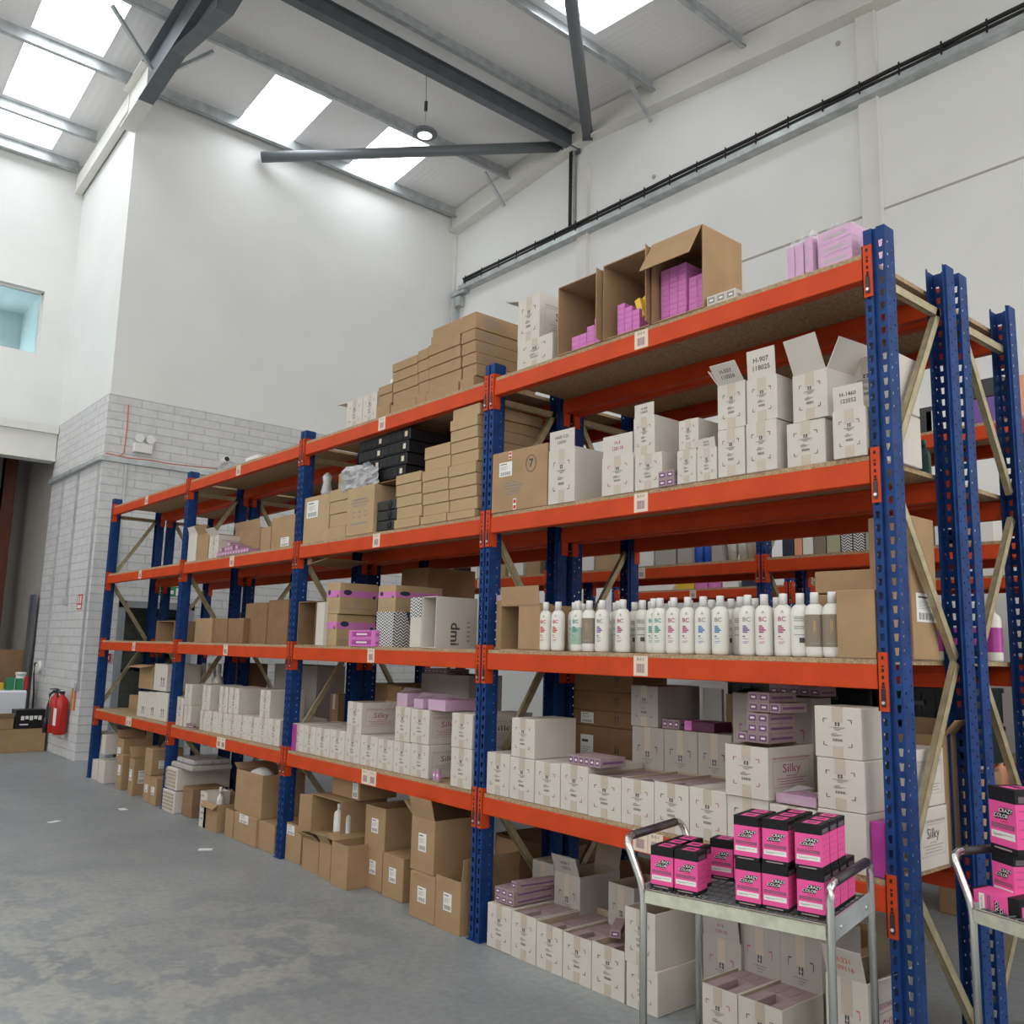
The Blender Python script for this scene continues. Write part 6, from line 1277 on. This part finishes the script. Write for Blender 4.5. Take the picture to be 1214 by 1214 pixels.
def trolley(lab, loc, rz, Lx, Wy, z=.75, lean=-.10):
    t = thing('trolley', lab, 'trolley', (loc[0], loc[1], 0), R(rz), 'wire shelf trolleys')
    r = .0125
    # left handle loop leans outward, right loop is upright
    for (x, s, dz, ln) in ((0, -1, .155, -.07), (Lx, 1, .115, .005)):
        for y in (0, Wy): pass
        pts = [(x, 0, .09), (x, 0, z), (x + ln, 0, z + dz), (x + ln, Wy, z + dz), (x, Wy, z), (x, Wy, .09)]
        if ln > -.02: pts = [(x, 0, .09), (x, 0, z + dz), (x, Wy, z + dz), (x, Wy, .09)]
        tube_loop(pts, r, 'chrome', 'end_frame', t, .045)
        g = [(x + (ln if ln < -.02 else 0), .05, z + dz), (x + (ln if ln < -.02 else 0), Wy - .05, z + dz)]
        MB().tube(g, r + .0025, 'grip', 12).build('grip', t)
        MB().box(x - .004, x + .004, .01, Wy - .01, z - .05, z + .012, 'galv').lathe([(.008, 0), (.006, .005)], 'bolt', 8, Matrix.Translation((x + s * .004, .08, z - .02)) @ Matrix.Rotation(R(90 * s), 4, 'Y')).lathe([(.008, 0), (.006, .005)], 'bolt', 8, Matrix.Translation((x + s * .004, Wy - .08, z - .02)) @ Matrix.Rotation(R(90 * s), 4, 'Y')).build('end_plate', t)
    for zz in (z, .18):
        nm = 'upper_deck' if zz == z else 'lower_deck'
        d = MB()
        for y0_, y1_ in ((-.013, -.009), (Wy + .009, Wy + .013)): d.box(.012, Lx - .012, y0_, y1_, zz - .042, zz, 'deck')
        d.box(.012, Lx - .012, -.013, .004, zz - .003, zz, 'deck'); d.box(.012, Lx - .012, Wy - .004, Wy + .013, zz - .003, zz, 'deck')
        x = .03
        while x < Lx - .02: d.tube([(x, 0, zz), (x, Wy, zz)], .0022, 'galvd', 6); x += .03
        y = .03
        while y < Wy: d.tube([(.01, y, zz - .004), (Lx - .01, y, zz - .004)], .0028, 'galvd', 6); y += .055
        d.build(nm, t)
    for x in (0, Lx):
        for y in (0, Wy):
            w = MB(); w.lathe([(.045, -.012), (.05, -.008), (.05, .008), (.045, .012)], 'rubber', 18, Matrix.Translation((x, y, .0505)) @ Matrix.Rotation(R(90), 4, 'X')); w.box(x - .008, x + .008, y - .018, y - .014, .045, .095, 'galv'); w.box(x - .008, x + .008, y + .014, y + .018, .045, .095, 'galv'); w.build('caster', t)
    return t
ang = 13.1; CU = Vector((math.cos(R(ang)), math.sin(R(ang)))); CV = Vector((-math.sin(R(ang)), math.cos(R(ang)))); CO = Vector((-.519, -.736))
trolley('wire trolley with pink hair colour boxes in front of the nearest bay', (CO.x, CO.y), ang, .622, .43)
cb = colour_box(); first = [True]
def put(u, v, k, lab, rz=0):
    p = CO + CU * u + CV * v
    loc = (p.x, p.y, .7535 + k * .1362)
    if first[0]: first[0] = False; cb.location = loc; cb.rotation_euler = (0, 0, R(ang + rz)); cb['label'] = lab; cb['group'] = 'pink and black hair colour boxes'
    else: dup(cb, loc, R(ang + rz), lab)
ROWN = ['front', 'second', 'third', 'fourth', 'fifth']
for i in range(2):
    for j in range(3 - i): put(.018 + i * .088 - i * j * .022, .018 + j * .082, 0, 'pink hair colour box in the left group, %s column, %s row on trolley' % (['left', 'right'][i], ROWN[j]))
put(.118, .275, 0, 'pink hair colour box standing alone behind the left group on trolley', 3)
put(.212, .262, 0, 'pink hair colour box alone, nearest left of the tall pile', 3)
for i, (nb, nt) in enumerate(((3, 2), (4, 3), (4, 3))):
    u0 = (.318, .404, .512)[i]
    for j in range(nb): put(u0, .02 + j * .082 + i * .006, 0, 'pink hair colour box in the tall pile, lower layer, %s column, %s row' % (['left', 'middle', 'right'][i], ROWN[j]))
    for j in range(nt): put(u0 - .004 + (.006 if i == 1 else 0), .022 + j * .082 + i * .006, 1, 'pink hair colour box in the tall pile, upper layer, %s column, %s row' % (['left', 'middle', 'right'][i], ROWN[j]))
# second trolley
t2 = trolley('wire trolley cut off by the right edge beside the rack end', (.255, -.03), -17, .60, .42)
def put2(x, y, z, lab, rx=0, ry=0, rz=0, s=1.25):
    c_ = dup(cb, (x, y, z), 0, lab); c_.rotation_euler = (R(rx), R(ry), R(rz)); c_.scale = (s, s, s)
put2(.235, .0, .80, 'pink and black box lying tilted on the right-edge trolley', -8, 90, -17, 1.2)
put2(.27, .10, .92, 'pink and black box standing at the right edge, highest', 0, 0, -30, 1.5)
put2(.27, .10, .755, 'pink and black box under the highest one at the right edge', 0, 0, -30, 1.2)

# ------------------------------------------------------------------ light, camera
w = bpy.data.worlds.new('World'); SC.world = w; w.use_nodes = True
bg = w.node_tree.nodes['Background']; bg.inputs[0].default_value = (1, .975, .94, 1); bg.inputs[1].default_value = 1.9
sl = bpy.data.lights.new('Sun', 'SUN'); sl.energy = 3.2; sl.angle = R(9); sl.color = (1, .97, .93)
so = bpy.data.objects.new('Sun', sl); COL.objects.link(so); so.rotation_euler = (R(50), 0, R(-24))
cam = bpy.data.cameras.new('Camera'); co = bpy.data.objects.new('Camera', cam); COL.objects.link(co)
yaw, pitch, roll, f = CAMV[3], CAMV[4], CAMV[5], CAMV[6]
fw = Vector((-math.cos(yaw) * math.cos(pitch), math.sin(yaw) * math.cos(pitch), math.sin(pitch)))
rt = fw.cross(Vector((0, 0, 1))).normalized(); up = rt.cross(fw)
r2 = math.cos(roll) * rt + math.sin(roll) * up; u2 = -math.sin(roll) * rt + math.cos(roll) * up
Mx = Matrix((r2, u2, -fw)).transposed().to_4x4(); Mx.translation = Vector(CAMV[:3]); co.matrix_world = Mx
cam.sensor_width = 36; cam.lens = f / 1214 * 36; cam.clip_end = 100; cam.clip_start = .05
SC.camera = co
vs = SC.view_settings; vs.view_transform = 'Standard'; vs.look = 'None'; vs.gamma = 1; vs.use_curve_mapping = False; vs.exposure = 0.36
